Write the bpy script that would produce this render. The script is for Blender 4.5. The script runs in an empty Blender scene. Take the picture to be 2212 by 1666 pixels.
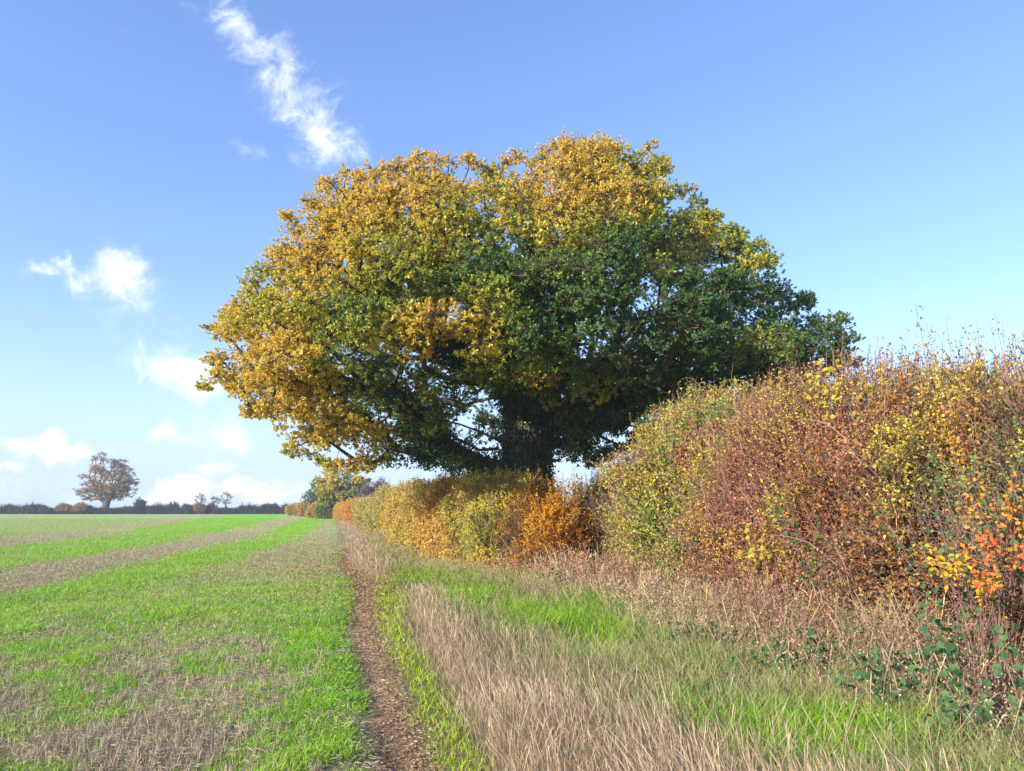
import bpy, math
import numpy as np
from math import sin, cos, radians, pi, atan, tan

# ------------------------------------------------------------------ camera, light, exposure
scene = bpy.context.scene
CAM_H = 1.6
FP = 1597.0                                   # focal length in units of a 2212 px wide picture
PITCH = atan((1096 - 833) / FP)
cam_data = bpy.data.cameras.new("camera")
cam_data.sensor_width = 36.0
cam_data.lens = FP / 2212 * 36.0
cam_data.clip_start = 0.05
cam_data.clip_end = 6000
cam = bpy.data.objects.new("camera", cam_data)
cam.location = (0, 0, CAM_H)
cam.rotation_euler = (pi / 2 + PITCH, 0, 0)
scene.collection.objects.link(cam)
scene.camera = cam

SUN_EL = radians(23)
SUN_AZ = radians(-130)                        # clockwise from the view direction (+Y): left and a little behind
sun_dir = np.array([sin(SUN_AZ) * cos(SUN_EL), cos(SUN_AZ) * cos(SUN_EL), sin(SUN_EL)])
sd = bpy.data.lights.new("sun", 'SUN')
sd.energy = 3.8
sd.angle = radians(0.5)
sd.color = (1.0, 0.93, 0.80)
sun = bpy.data.objects.new("sun", sd)
from mathutils import Vector
sun.rotation_euler = Vector(sun_dir).to_track_quat('Z', 'Y').to_euler()
sun.location = (-30, -12, 20)
scene.collection.objects.link(sun)

scene.view_settings.view_transform = 'Standard'
scene.view_settings.look = 'None'
scene.view_settings.exposure = 1.30
scene.view_settings.gamma = 1.0
scene.render.engine = 'CYCLES'
cy = scene.cycles
cy.max_bounces = 6
cy.diffuse_bounces = 4
cy.glossy_bounces = 2
cy.transmission_bounces = 4
cy.transparent_max_bounces = 4
cy.volume_bounces = 0
cy.caustics_reflective = False
cy.caustics_refractive = False
cy.sample_clamp_indirect = 4.0
cy.use_denoising = True

_c, _s = cos(PITCH), sin(PITCH)
def ray(px, py):
    xc = (px - 1106.0) / FP; yc = (833.0 - py) / FP
    return xc, _c - yc * _s, _s + yc * _c
def P(px, py, Y):
    d = ray(px, py); t = Y / d[1]
    return np.array([d[0] * t, Y, CAM_H + d[2] * t])
def ZW(py, Y): return P(1106, py, Y)[2]
def XW(px, Y): return P(px, 1096, Y)[0]

# ------------------------------------------------------------------ sky with its clouds
world = bpy.data.worlds.new("World"); scene.world = world
world.use_nodes = True
nt = world.node_tree; nt.nodes.clear()
def N(t, **k):
    n = nt.nodes.new(t)
    for a, v in k.items(): setattr(n, a, v)
    return n
def L(a, b): nt.links.new(a, b)
def M(op, a, b=None, c=None, clamp=False):
    n = N('ShaderNodeMath', operation=op); n.use_clamp = clamp
    for i, v in enumerate((a, b, c)):
        if v is None: continue
        if isinstance(v, (int, float)): n.inputs[i].default_value = v
        else: L(v, n.inputs[i])
    return n.outputs[0]
sky = N('ShaderNodeTexSky', sky_type='NISHITA')
sky.sun_disc = False
sky.sun_elevation = SUN_EL
sky.sun_rotation = SUN_AZ
sky.altitude = 0
sky.air_density = 1.0
sky.dust_density = 0.3
sky.ozone_density = 4.0
hs = N('ShaderNodeHueSaturation'); hs.inputs['Saturation'].default_value = 1.12
hs.inputs['Value'].default_value = 1.05
gm = N('ShaderNodeGamma'); gm.inputs[1].default_value = 0.80; L(sky.outputs[0], gm.inputs[0])
tn = N('ShaderNodeMix', data_type='RGBA', blend_type='MULTIPLY'); tn.inputs[0].default_value = 1.0
L(gm.outputs[0], tn.inputs[6]); tn.inputs[7].default_value = (1.08, .985, 1.10, 1)
L(tn.outputs[2], hs.inputs['Color'])
tc = N('ShaderNodeTexCoord')
sep = N('ShaderNodeSeparateXYZ'); L(tc.outputs['Generated'], sep.inputs[0])
X_, Y_, Z_ = sep.outputs
Yc = M('MAXIMUM', Y_, 0.05)
U = M('DIVIDE', X_, Yc); V = M('DIVIDE', Z_, Yc)
cmb = N('ShaderNodeCombineXYZ'); L(U, cmb.inputs[0]); L(V, cmb.inputs[1])
def noise(scale, detail=6, rough=.6, dist=0.0, vec=None, off=(0, 0, 0), scl=(1, 1, 1)):
    mp = N('ShaderNodeMapping'); mp.inputs['Location'].default_value = off; mp.inputs['Scale'].default_value = scl
    L(vec or cmb.outputs[0], mp.inputs[0])
    n = N('ShaderNodeTexNoise'); n.inputs['Scale'].default_value = scale
    n.inputs['Detail'].default_value = detail; n.inputs['Roughness'].default_value = rough
    n.inputs['Distortion'].default_value = dist
    L(mp.outputs[0], n.inputs['Vector']); return n.outputs['Fac']
w1 = noise(20, 6, .65, 0.3); w2 = noise(20, 6, .65, 0.3, off=(7.3, 2.1, 0))
Uw = M('ADD', U, M('MULTIPLY', M('SUBTRACT', w1, .5), .09))
Vw = M('ADD', V, M('MULTIPLY', M('SUBTRACT', w2, .5), .075))
fine = noise(16, 9, .68, 0.6)
# px, py, half-length, half-width, angle of the long axis (deg, picture up), strength, sharpness
CL = [(500, 40, 70, 38, -62, .85), (560, 110, 90, 54, -50, .62), (640, 190, 110, 70, -52, .76), (690, 270, 110, 62, -58, .74), (740, 335, 70, 34, -35, .8),
      (570, 330, 75, 14, -14, .5), (400, 15, 60, 16, -20, .4),
      (110, 572, 42, 18, 8, 1.1), (245, 570, 50, 34, -50, 1.25), (310, 630, 90, 40, -45, .85), (205, 640, 50, 60, -80, .75), (175, 600, 50, 24, -30, .8),
      (350, 785, 90, 40, -20, 1.25), (430, 840, 90, 46, -40, 1.2), (480, 800, 60, 30, 0, .8),
      (345, 938, 32, 22, -20, 1.8), (490, 950, 66, 26, -10, 1.4), (60, 965, 85, 15, -8, 1.9), (145, 980, 56, 22, 0, 2.0), (10, 1005, 26, 11, 0, 1.3),
      (452, 1010, 32, 15, -10, 2.0), (190, 880, 30, 16, 0, .5), (395, 1048, 44, 17, 0, 2.4), (370, 1072, 80, 18, 0, 1.9),
      (540, 1062, 60, 20, 0, 1.5), (620, 1075, 60, 24, 10, 1.0), (100, 1070, 90, 22, 5, .9), (-60, 1060, 80, 22, 5, .9), (1235, 200, 18, 22, 60, .35), (260, 72, 14, 8, 0, .4),
      (880, 1075, 70, 24, 0, 1.0), (1010, 1060, 60, 20, 0, .9), (1500, 640, 70, 40, 0, .8), (1330, 700, 90, 40, 0, .8)]
acc = None
for (px, py, a, b, ang, st) in CL:
    r = ray(px, py); u0, v0 = r[0] / r[1], r[2] / r[1]
    ca, sa = cos(radians(ang)), sin(radians(ang))
    du = M('SUBTRACT', Uw, u0); dv = M('SUBTRACT', Vw, v0)
    e1 = M('MULTIPLY', M('ADD', M('MULTIPLY', du, ca), M('MULTIPLY', dv, sa)), FP / a)
    e2 = M('MULTIPLY', M('SUBTRACT', M('MULTIPLY', dv, ca), M('MULTIPLY', du, sa)), FP / b)
    q = M('ADD', M('MULTIPLY', e1, e1), M('MULTIPLY', e2, e2))
    g = M('MULTIPLY', M('EXPONENT', M('MULTIPLY', q, -0.7)), st)
    acc = g if acc is None else M('ADD', acc, g)
front = M('GREATER_THAN', Y_, 0.06)
cm = M('ADD', acc, M('MULTIPLY', M('MULTIPLY', M('SUBTRACT', fine, .53), 4.2), M('MULTIPLY', acc, 1.6, clamp=True)))
mr = N('ShaderNodeMapRange', interpolation_type='SMOOTHSTEP'); mr.inputs['From Min'].default_value = 0.08; mr.inputs['From Max'].default_value = 2.1
L(cm, mr.inputs['Value'])
cloudmask = M('MULTIPLY', M('MULTIPLY', mr.outputs[0], 0.86), front)
# low distant bank of haze-pale cloud near the horizon
el = M('ARCSINE', Z_)
band = M('EXPONENT', M('MULTIPLY', M('MULTIPLY', el, el), -1 / (0.13 ** 2)))
mixb = N('ShaderNodeMix', data_type='RGBA'); L(M('MULTIPLY', band, 0.8), mixb.inputs[0])
L(hs.outputs[0], mixb.inputs[6]); mixb.inputs[7].default_value = (1.5, 2.1, 2.85, 1)
mixc = N('ShaderNodeMix', data_type='RGBA'); L(cloudmask, mixc.inputs[0])
L(mixb.outputs[2], mixc.inputs[6])
cr = N('ShaderNodeMix', data_type='RGBA'); L(M('MULTIPLY', cloudmask, 1.0), cr.inputs[0])
cr.inputs[6].default_value = (2.9, 3.15, 3.6, 1); cr.inputs[7].default_value = (3.7, 3.75, 3.85, 1)
L(cr.outputs[2], mixc.inputs[7])
bg = N('ShaderNodeBackground'); bg.inputs['Strength'].default_value = 0.15
L(mixc.outputs[2], bg.inputs['Color'])
wo = N('ShaderNodeOutputWorld'); L(bg.outputs[0], wo.inputs[0])

# ------------------------------------------------------------------ materials
def base_mat(name):
    m = bpy.data.materials.new(name); m.use_nodes = True
    t = m.node_tree; t.nodes.clear()
    return m, t, t.nodes.new('ShaderNodeOutputMaterial')
def leaf_mat(name, trans=0.4, rough=0.5, spec=0.25):
    m, t, out = base_mat(name)
    at = t.nodes.new('ShaderNodeAttribute'); at.attribute_name = 'Col'
    pb = t.nodes.new('ShaderNodeBsdfPrincipled'); pb.inputs['Roughness'].default_value = rough
    pb.inputs['Specular IOR Level'].default_value = spec
    tr = t.nodes.new('ShaderNodeBsdfTranslucent'); mx = t.nodes.new('ShaderNodeMixShader')
    mx.inputs[0].default_value = trans
    t.links.new(at.outputs['Color'], pb.inputs['Base Color']); t.links.new(at.outputs['Color'], tr.inputs['Color'])
    t.links.new(pb.outputs[0], mx.inputs[1]); t.links.new(tr.outputs[0], mx.inputs[2]); t.links.new(mx.outputs[0], out.inputs[0])
    return m
def bark_mat(name, c1, c2, scale=6):
    m, t, out = base_mat(name)
    tc = t.nodes.new('ShaderNodeTexCoord'); mp = t.nodes.new('ShaderNodeMapping'); mp.inputs['Scale'].default_value = (1, 1, .25)
    n = t.nodes.new('ShaderNodeTexNoise'); n.inputs['Scale'].default_value = scale; n.inputs['Detail'].default_value = 8; n.inputs['Roughness'].default_value = .7
    r = t.nodes.new('ShaderNodeValToRGB'); r.color_ramp.elements[0].color = (*c1, 1); r.color_ramp.elements[1].color = (*c2, 1)
    r.color_ramp.elements[0].position = .35; r.color_ramp.elements[1].position = .68
    pb = t.nodes.new('ShaderNodeBsdfPrincipled'); pb.inputs['Roughness'].default_value = .9; pb.inputs['Specular IOR Level'].default_value = .1
    bp = t.nodes.new('ShaderNodeBump'); bp.inputs['Strength'].default_value = .6; bp.inputs['Distance'].default_value = .04
    K = t.links.new
    K(tc.outputs['Object'], mp.inputs[0]); K(mp.outputs[0], n.inputs[0]); K(n.outputs[0], r.inputs[0]); K(r.outputs[0], pb.inputs['Base Color'])
    K(n.outputs[0], bp.inputs['Height']); K(bp.outputs[0], pb.inputs['Normal']); K(pb.outputs[0], out.inputs[0])
    return m
M_LEAF = leaf_mat('autumn_leaf', .46); M_IVY = leaf_mat('ivy_leaf', .12, .32, .5)
M_GRASS = leaf_mat('grass_blade', .35, .5, .2); M_STRAW = leaf_mat('dry_stalk', .25, .7, .15)
M_TWIG = leaf_mat('twig_bark', 0.0, .85, .1)
M_BARK = bark_mat('oak_bark', (.035, .028, .02), (.16, .13, .10))
M_BARKG = bark_mat('grey_bark', (.05, .045, .04), (.2, .18, .16))

# ------------------------------------------------------------------ numpy helpers
rng = np.random.default_rng(7)
def hash3(ix, iy, iz):
    h = (ix.astype(np.int64) * 374761393 + iy.astype(np.int64) * 668265263 + iz.astype(np.int64) * 2147483647 // 7) & 0xffffffff
    h = ((h ^ (h >> 13)) * 1274126177) & 0xffffffff
    h = ((h ^ (h >> 15)) * 2246822519) & 0xffffffff
    return ((h ^ (h >> 16)) & 0xffffff) / float(0xffffff)
def vnoise(x, y, z=None, seed=0):
    x = np.asarray(x, float); y = np.asarray(y, float); z = np.zeros_like(x) if z is None else np.asarray(z, float)
    x = x + seed * 17.13; y = y + seed * 5.71 + 1000; z = z + seed * 3.3 + 1000; x = x + 1000
    ix, iy, iz = np.floor(x), np.floor(y), np.floor(z); fx, fy, fz = x - ix, y - iy, z - iz
    fx, fy, fz = (q * q * (3 - 2 * q) for q in (fx, fy, fz)); r = 0
    for a in (0, 1):
        for b in (0, 1):
            for c in (0, 1):
                r = r + hash3(ix + a, iy + b, iz + c) * (fx if a else 1 - fx) * (fy if b else 1 - fy) * (fz if c else 1 - fz)
    return r
def fbm(x, y, z=None, seed=0, o=3):
    r = 0; a = .5; s = 1; t = 0
    for i in range(o):
        r = r + a * vnoise(np.asarray(x) * s, np.asarray(y) * s, None if z is None else np.asarray(z) * s, seed + i * 7); t += a; a *= .5; s *= 2.07
    return r / t
def norm(v): return v / (np.linalg.norm(v, axis=-1, keepdims=True) + 1e-9)
def rdir(n): return norm(rng.normal(size=(n, 3)))
def pal(cols, t):
    cols = np.asarray(cols, float); t = np.clip(t, 0, .9999) * (len(cols) - 1)
    i = t.astype(int); f = (t - i)[:, None]
    return cols[i] * (1 - f) + cols[i + 1] * f
def vary(c, amt=.22):
    n = len(c); return np.clip(c * (1 + rng.normal(size=(n, 1)) * amt) * (1 + rng.normal(size=(n, 3)) * amt * .25), .004, .9)

class MB:
    """collects vertices, faces and one colour per vertex, links them as one mesh object"""
    def __init__(s): s.v = []; s.c = []; s.f = []; s.n = 0
    def add(s, v, faces, col):
        s.v.append(np.asarray(v, np.float32)); s.c.append(np.asarray(col, np.float32))
        for f in faces: s.f.append(np.asarray(f, np.int32) + s.n)
        s.n += len(v)
    def build(s, name, mat, parent=None, smooth=False, origin=None):
        me = bpy.data.meshes.new(name)
        if s.n:
            v = np.concatenate(s.v)
            if origin is not None: v = v - np.asarray(origin, np.float32)
            me.vertices.add(len(v)); me.vertices.foreach_set('co', v.ravel())
            ls = [f.ravel() for f in s.f]; tot = [np.full(len(f), f.shape[1], np.int32) for f in s.f]
            lp = np.concatenate(ls); tt = np.concatenate(tot)
            me.loops.add(len(lp)); me.loops.foreach_set('vertex_index', lp)
            me.polygons.add(len(tt)); st = np.zeros(len(tt), np.int32); st[1:] = np.cumsum(tt)[:-1]
            me.polygons.foreach_set('loop_start', st)
            me.update(calc_edges=True)
            a = me.attributes.new('Col', 'FLOAT_COLOR', 'POINT')
            c = np.concatenate(s.c); c4 = np.ones((len(c), 4), np.float32); c4[:, :3] = c
            a.data.foreach_set('color', c4.ravel())
            me.polygons.foreach_set('use_smooth', np.full(len(tt), bool(smooth)))
        me.materials.append(mat)
        o = bpy.data.objects.new(name, me); scene.collection.objects.link(o)
        if parent is not None: o.parent = parent
        return o
def leaves(mb, p, d, L_, W_, col, nrm=None, fold=.18):
    """pointed leaves: base p, direction d, folded along the midrib"""
    n = len(p); d = norm(d)
    r = rdir(n) if nrm is None else norm(nrm + rdir(n) * .5)
    s = norm(np.cross(d, r)); nn = np.cross(s, d)
    L_ = np.broadcast_to(L_, n)[:, None]; W_ = np.broadcast_to(W_, n)[:, None]
    mid = p + d * L_ * .5
    v = np.stack([p, mid + s * W_ * .5 + nn * W_ * fold, p + d * L_, mid - s * W_ * .5 + nn * W_ * fold], 1).reshape(-1, 3)
    i = np.arange(n)[:, None] * 4
    mb.add(v, [i + np.array([0, 1, 2]), i + np.array([0, 2, 3])], np.repeat(col, 4, 0))
def bigleaves(mb, p, d, L_, W_, col, nrm):
    """broad rounded leaves with a cupped outline of eight points"""
    n = len(p); d = norm(d); s = norm(np.cross(d, norm(nrm + rdir(n) * .35))); nn = np.cross(s, d)
    L_ = np.broadcast_to(L_, n)[:, None]; W_ = np.broadcast_to(W_, n)[:, None]
    prof = [(0, 0, 0), (.18, .38, .06), (.45, .5, .1), (.78, .3, .05), (1.05, 0, -.06), (.78, -.3, .05), (.45, -.5, .1), (.18, -.38, .06), (.5, 0, -.02)]
    v = np.stack([p + d * L_ * a + s * W_ * b + nn * W_ * c for a, b, c in prof], 1).reshape(-1, 3)
    i = np.arange(n)[:, None] * 9
    cc = np.repeat(col, 9, 0).reshape(n, 9, 3).copy(); cc[:, 8] *= .8; cc[:, 0] *= .8
    mb.add(v, [i + np.array([k, (k + 1) % 8, 8]) for k in range(8)], cc.reshape(-1, 3))
def tubes(mb, P_, R_, sides, col, cap=False):
    """N polylines of k points -> tubes. P_ (N,k,3), R_ (N,k)"""
    P_ = np.asarray(P_, float); n, k, _ = P_.shape
    T = np.empty_like(P_); T[:, 1:-1] = P_[:, 2:] - P_[:, :-2]; T[:, 0] = P_[:, 1] - P_[:, 0]; T[:, -1] = P_[:, -1] - P_[:, -2]
    T = norm(T); ref = np.zeros((n, 1, 3)); g = norm(P_[:, -1] - P_[:, 0]); ref[:, 0] = np.where(np.abs(g[:, 2:3]) > .8, [1, 0, 0], [0, 0, 1])
    A = norm(np.cross(T, np.broadcast_to(ref, T.shape))); B = np.cross(T, A)
    th = np.arange(sides) * 2 * pi / sides
    R_ = np.broadcast_to(R_, (n, k))
    v = P_[:, :, None] + R_[:, :, None, None] * (A[:, :, None] * np.cos(th)[None, None, :, None] + B[:, :, None] * np.sin(th)[None, None, :, None])
    base = (np.arange(n) * k * sides)[:, None, None]; j = (np.arange(k - 1) * sides)[None, :, None]; q = np.arange(sides)[None, None, :]; q2 = (q + 1) % sides
    f = np.stack([base + j + q, base + j + q2, base + j + sides + q2, base + j + sides + q], -1).reshape(-1, 4)
    mb.add(v.reshape(-1, 3), [f], np.repeat(np.broadcast_to(col, (n, 3)), k * sides, 0))
def blades(mb, p, az, h, w, bend, col, coltip=None, lean=.22, head=None):
    """grass blades: two segments and a tip, bending towards az"""
    n = len(p); dx = np.stack([np.cos(az), np.sin(az), np.zeros(n)], 1)
    fa = rng.uniform(0, 2 * pi, n); sx = np.stack([np.cos(fa), np.sin(fa), np.zeros(n)], 1)
    h = np.broadcast_to(h, n)[:, None]; w = np.broadcast_to(w, n)[:, None]; bend = np.broadcast_to(bend, n)[:, None]
    up = norm(np.concatenate([rng.normal(size=(n, 2)) * lean, np.ones((n, 1))], 1))
    m = p + up * h * .5 + dx * bend * h * .28; t = p + up * h * (1 - .35 * bend ** 2) + dx * bend * h
    if head is None:
        v = np.stack([p - sx * w * .5, p + sx * w * .5, m + sx * w * .42, m - sx * w * .42, t], 1).reshape(-1, 3)
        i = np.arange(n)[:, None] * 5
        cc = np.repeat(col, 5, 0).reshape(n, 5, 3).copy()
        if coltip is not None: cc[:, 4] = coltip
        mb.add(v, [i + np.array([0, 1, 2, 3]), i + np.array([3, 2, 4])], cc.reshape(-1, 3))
    else:
        q = m * .3 + t * .7 + up * h * .03
        hw = w * head
        v = np.stack([p - sx * w * .5, p + sx * w * .5, m + sx * w * .4, m - sx * w * .4, q + sx * hw * .5, q - sx * hw * .5, t], 1).reshape(-1, 3)
        i = np.arange(n)[:, None] * 7
        cc = np.repeat(col, 7, 0).reshape(n, 7, 3).copy()
        if coltip is not None: cc[:, 4:] = coltip[:, None, :]
        mb.add(v, [i + np.array([0, 1, 2, 3]), i + np.array([3, 2, 4, 5]), i + np.array([5, 4, 6])], cc.reshape(-1, 3))

def tag(o, label=None, cat=None, group=None, kind=None):
    if label: o['label'] = label
    if cat: o['category'] = cat
    if group: o['group'] = group
    if kind: o['kind'] = kind
    return o
def thing(name, loc, label, cat, group=None):
    o = bpy.data.objects.new(name, None); scene.collection.objects.link(o); o.location = loc
    o.empty_display_size = .3
    return tag(o, label, cat, group)

# ------------------------------------------------------------------ the lie of the land
def pathx(y):
    y = np.asarray(y, float)
    return .55 - .25 * y + np.interp(y, [0, 5, 10, 17, 25, 49, 91, 200], [0, 0, .08, .2, .25, .4, .9, 2.5]) + .10 * np.sin(y * .5) * (y > 5) * np.clip((y - 5) / 6, 0, 1)
def across(x, y): return np.asarray(x, float) - pathx(y)
def ground_z(x, y):
    x = np.asarray(x, float); y = np.asarray(y, float)
    u = across(x, y); near = np.clip(1 - np.hypot(x, y) / 90, 0, 1)
    z = (fbm(x * .5, y * .5, seed=3) - .5) * .12 * near + (vnoise(x * 2.3, y * 2.3, seed=9) - .5) * .035 * near
    z = z - .10 * np.exp(-(u / .24) ** 2) * np.clip(1 - y / 70, 0, 1)
    z = z + .18 * np.clip((u - 2.5) / 3, 0, 1) * near        # low bank under the hedge
    z = z - .30 * np.exp(-((u - 2.68) / .24) ** 2) * np.exp(-((y - 9.1) / .6) ** 2)   # small hollow in the verge
    return z
def greenness(x, y):
    """0 = bare stubble, 1 = lush young crop (field side of the path)"""
    u = x + .25 * y - .55
    wob = (fbm(x * .16, y * .07, seed=21) - .5) * 2.0 + (fbm(x * 1.1, y * .6, seed=23) - .5) * 1.1; u = u + wob * np.clip(.3 + y / 60, 0, 1.2)
    I = np.interp
    dt = I(y, [0, 57, 165], [-15.5, -17.3, -27.7]); db = I(y, [0, 45, 105, 165], [-13.6, -13.4, -17.9, -22])
    at = I(y, [0, 19, 33, 165], [-9.4, -8.7, -7.4, -7.3]); ab = I(y, [0, 14, 24, 40, 165], [-7.2, -6.4, -5.5, -3.8, -3.8])
    bb = I(y, [0, 10, 14, 20, 34, 68, 165], [-5.4, -4.8, -4.4, -3.4, -1.9, -1.1, -.6])
    def st(a, b, w): return 1 / (1 + np.exp(-(u - a) / w)) * 1 / (1 + np.exp((u - b) / w))
    g = .45 * (1 / (1 + np.exp((u - dt) / .4)))
    g = g + .2 * st(dt, db, .5)
    g = g + 1.0 * st(db, at, .22) - .28 * st(-11.8, -10.4, .3)
    g = g + .2 * st(at, ab, .45)
    g = g + 1.0 * st(ab, bb, .25)
    far = 1 / (1 + np.exp(-(y - 17.5) / 1.2)); mid = 1 / (1 + np.exp(-(y - 9.5) / .8)) * (1 - far)
    nearz = 1 - far - mid
    right = 1 / (1 + np.exp(-(u - bb) / .3))
    g = g + right * (far * .30 + mid * .85)
    nr = right * nearz
    g = g + nr * (.66 + .45 * np.exp(-((u + .55) / .45) ** 2) - .34 * np.exp(-((u + 2.3) / 1.0) ** 2))
    g = g * (1 - nearz * .25 * (1 - right))
    n1 = fbm(x * .9, y * .6, seed=31) - .5; n2 = fbm(x * 2.6, y * 2.6, seed=33) - .5
    n3 = fbm(x * 7, y * 5, seed=35) - .5
    g = g + (n1 * 1.7 + n2 * 1.9 + n3 * 1.8) * (nearz * .75 + .24)
    g = g * (1 - .05 * mid)
    return np.clip(g, 0, 1)

def grid(xs, ys, zf):
    X, Y = np.meshgrid(xs, ys); Z = zf(X, Y); nx = len(xs)
    v = np.stack([X, Y, Z], -1).reshape(-1, 3)
    i = np.arange(nx - 1)[None, :] + (np.arange(len(ys) - 1) * nx)[:, None]
    f = np.stack([i, i + 1, i + nx + 1, i + nx], -1).reshape(-1, 4)
    return v, f
xs = np.concatenate([-np.geomspace(3000, 16, 70), np.arange(-15.9, 12, .16), np.geomspace(12, 3000, 60)])
ys = np.concatenate([-np.geomspace(1500, 6, 30), np.arange(-5, 3, .5), np.arange(3, 30, .14), np.geomspace(30, 4000, 150)])
v, f = grid(xs, ys, ground_z)
g = greenness(v[:, 0], v[:, 1]); ua = across(v[:, 0], v[:, 1])
green = np.array([.19, .46, .03]); brown = np.array([.40, .33, .215])
verge = np.array([.14, .15, .05])
col = brown * (1 - g[:, None]) + green * g[:, None]
nv = fbm(v[:, 0] * .8, v[:, 1] * .8, seed=41)[:, None]
col = np.where(ua[:, None] > .15, verge * (1 - nv) + np.array([.27, .2, .12]) * nv, col)
# close to the camera blades cover the soil, so the sheet is earth there
d = np.hypot(v[:, 0], v[:, 1])[:, None]; k = np.clip((d - 12) / 35, 0, 1)
col = (np.array([.15, .12, .07]) * .5 + col * .5) * (1 - k) + col * k
col = np.where(v[:, 1:2] > 230, np.array([.12, .17, .07]), col)
mb = MB(); mb.add(v, [f], col)
m, t, out = base_mat('field_soil')
at = t.nodes.new('ShaderNodeAttribute'); at.attribute_name = 'Col'
tcx = t.nodes.new('ShaderNodeTexCoord'); n1 = t.nodes.new('ShaderNodeTexNoise'); n1.inputs['Scale'].default_value = 9; n1.inputs['Detail'].default_value = 10; n1.inputs['Roughness'].default_value = .75
n2 = t.nodes.new('ShaderNodeTexNoise'); n2.inputs['Scale'].default_value = .9; n2.inputs['Detail'].default_value = 6
K = t.links.new
K(tcx.outputs['Object'], n1.inputs[0]); K(tcx.outputs['Object'], n2.inputs[0])
ad = t.nodes.new('ShaderNodeMath'); ad.operation = 'ADD'; K(n1.outputs[0], ad.inputs[0]); K(n2.outputs[0], ad.inputs[1])
mrr = t.nodes.new('ShaderNodeMapRange'); mrr.inputs['From Min'].default_value = .7; mrr.inputs['From Max'].default_value = 1.3; mrr.inputs['To Min'].default_value = .6; mrr.inputs['To Max'].default_value = 1.4
K(ad.outputs[0], mrr.inputs[0])
vm = t.nodes.new('ShaderNodeVectorMath'); vm.operation = 'SCALE'; K(at.outputs['Color'], vm.inputs[0]); K(mrr.outputs[0], vm.inputs['Scale'])
pb = t.nodes.new('ShaderNodeBsdfPrincipled'); pb.inputs['Roughness'].default_value = .95; pb.inputs['Specular IOR Level'].default_value = .05
bp = t.nodes.new('ShaderNodeBump'); bp.inputs['Strength'].default_value = .8; bp.inputs['Distance'].default_value = .05
K(n1.outputs[0], bp.inputs['Height']); K(bp.outputs[0], pb.inputs['Normal']); K(vm.outputs[0], pb.inputs['Base Color']); K(pb.outputs[0], out.inputs[0])
tag(mb.build('ground', m), kind='structure')

# the trodden footpath, a sheet just above the ground
py_ = np.concatenate([np.arange(1.0, 30, .12), np.geomspace(30, 120, 60)]); vv = []; 
wl = .145 + .09 * (vnoise(py_ * 1.3, py_ * 0, seed=5) - .5); wl = wl * np.interp(py_, [0, 12, 18, 30, 60, 120], [1, 1.15, .95, .55, .6, .6])
K8 = 7
for j in range(K8):
    s_ = (j / (K8 - 1)) * 2 - 1
    e = .04 * (vnoise(py_ * 4, py_ * 0 + j, seed=6) - .5) * (abs(s_) > .9)
    x_ = pathx(py_) + s_ * wl + e
    vv.append(np.stack([x_, py_, ground_z(x_, py_) + .006 + .02 * (1 - s_ * s_)], -1))
vv = np.stack(vv, 1).reshape(-1, 3)
i = np.arange(K8 - 1)[None, :] + (np.arange(len(py_) - 1) * K8)[:, None]
ff = np.stack([i, i + 1, i + K8 + 1, i + K8], -1).reshape(-1, 4)
mb = MB(); nn = fbm(vv[:, 0] * 3, vv[:, 1] * 3, seed=51)
mb.add(vv, [ff], pal([(.20, .125, .07), (.35, .23, .13), (.46, .32, .19)], (nn - .5) * 1.8 + .5))
tag(mb.build('path', m, smooth=True), kind='structure')

# ------------------------------------------------------------------ ground cover
def scatter(n, y0, y1, power=.6, xmin=-1.0, xmax=1.0, pad=3.0):
    """points on the ground in front of the camera, thinning with distance"""
    q = rng.uniform(0, 1, n); e = power
    y = (y0 ** e + q * (y1 ** e - y0 ** e)) ** (1 / e)
    half = y * .78 + pad; x = rng.uniform(xmin, xmax, n) * half
    return x, y
def put(x, y): return np.stack([x, y, ground_z(x, y) - .01], -1)
def lod(y, near=7.0): return np.clip(y / near, 1, 30) ** .62

# young green crop of the field
x, y = scatter(900000, 3.6, 110, .40, -1, .06); u = across(x, y)
g = greenness(x, y); keep = (u < -.17 + .05 * rng.normal(size=len(x))) & (rng.uniform(0, 1, len(x)) < .06 + .9 * g ** 1.3)
x, y, g = x[keep], y[keep], g[keep]; n = len(x)
h = (.03 + .05 * g + .03 * rng.uniform(0, 1, n)) * np.where(y < 12, .75 + .7 * vnoise(x * 2.2, y * 2.2, seed=61), 1)
t = fbm(x * .7, y * .7, seed=62) * .7 + rng.uniform(0, .4, n) - .1
c = vary(pal([(.16, .44, .02), (.26, .52, .03), (.42, .56, .06), (.46, .52, .12)], t * .95), .16)
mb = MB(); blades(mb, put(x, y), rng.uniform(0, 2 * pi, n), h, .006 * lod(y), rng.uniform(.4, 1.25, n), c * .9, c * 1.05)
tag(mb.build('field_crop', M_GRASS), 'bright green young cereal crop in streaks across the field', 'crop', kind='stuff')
# old stubble stalks
x, y = scatter(900000, 3.6, 100, .38, -1, .05); u = across(x, y)
g = greenness(x, y); keep = (u < -.5) & (rng.uniform(0, 1, len(x)) < 1.05 - .85 * g)
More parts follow.
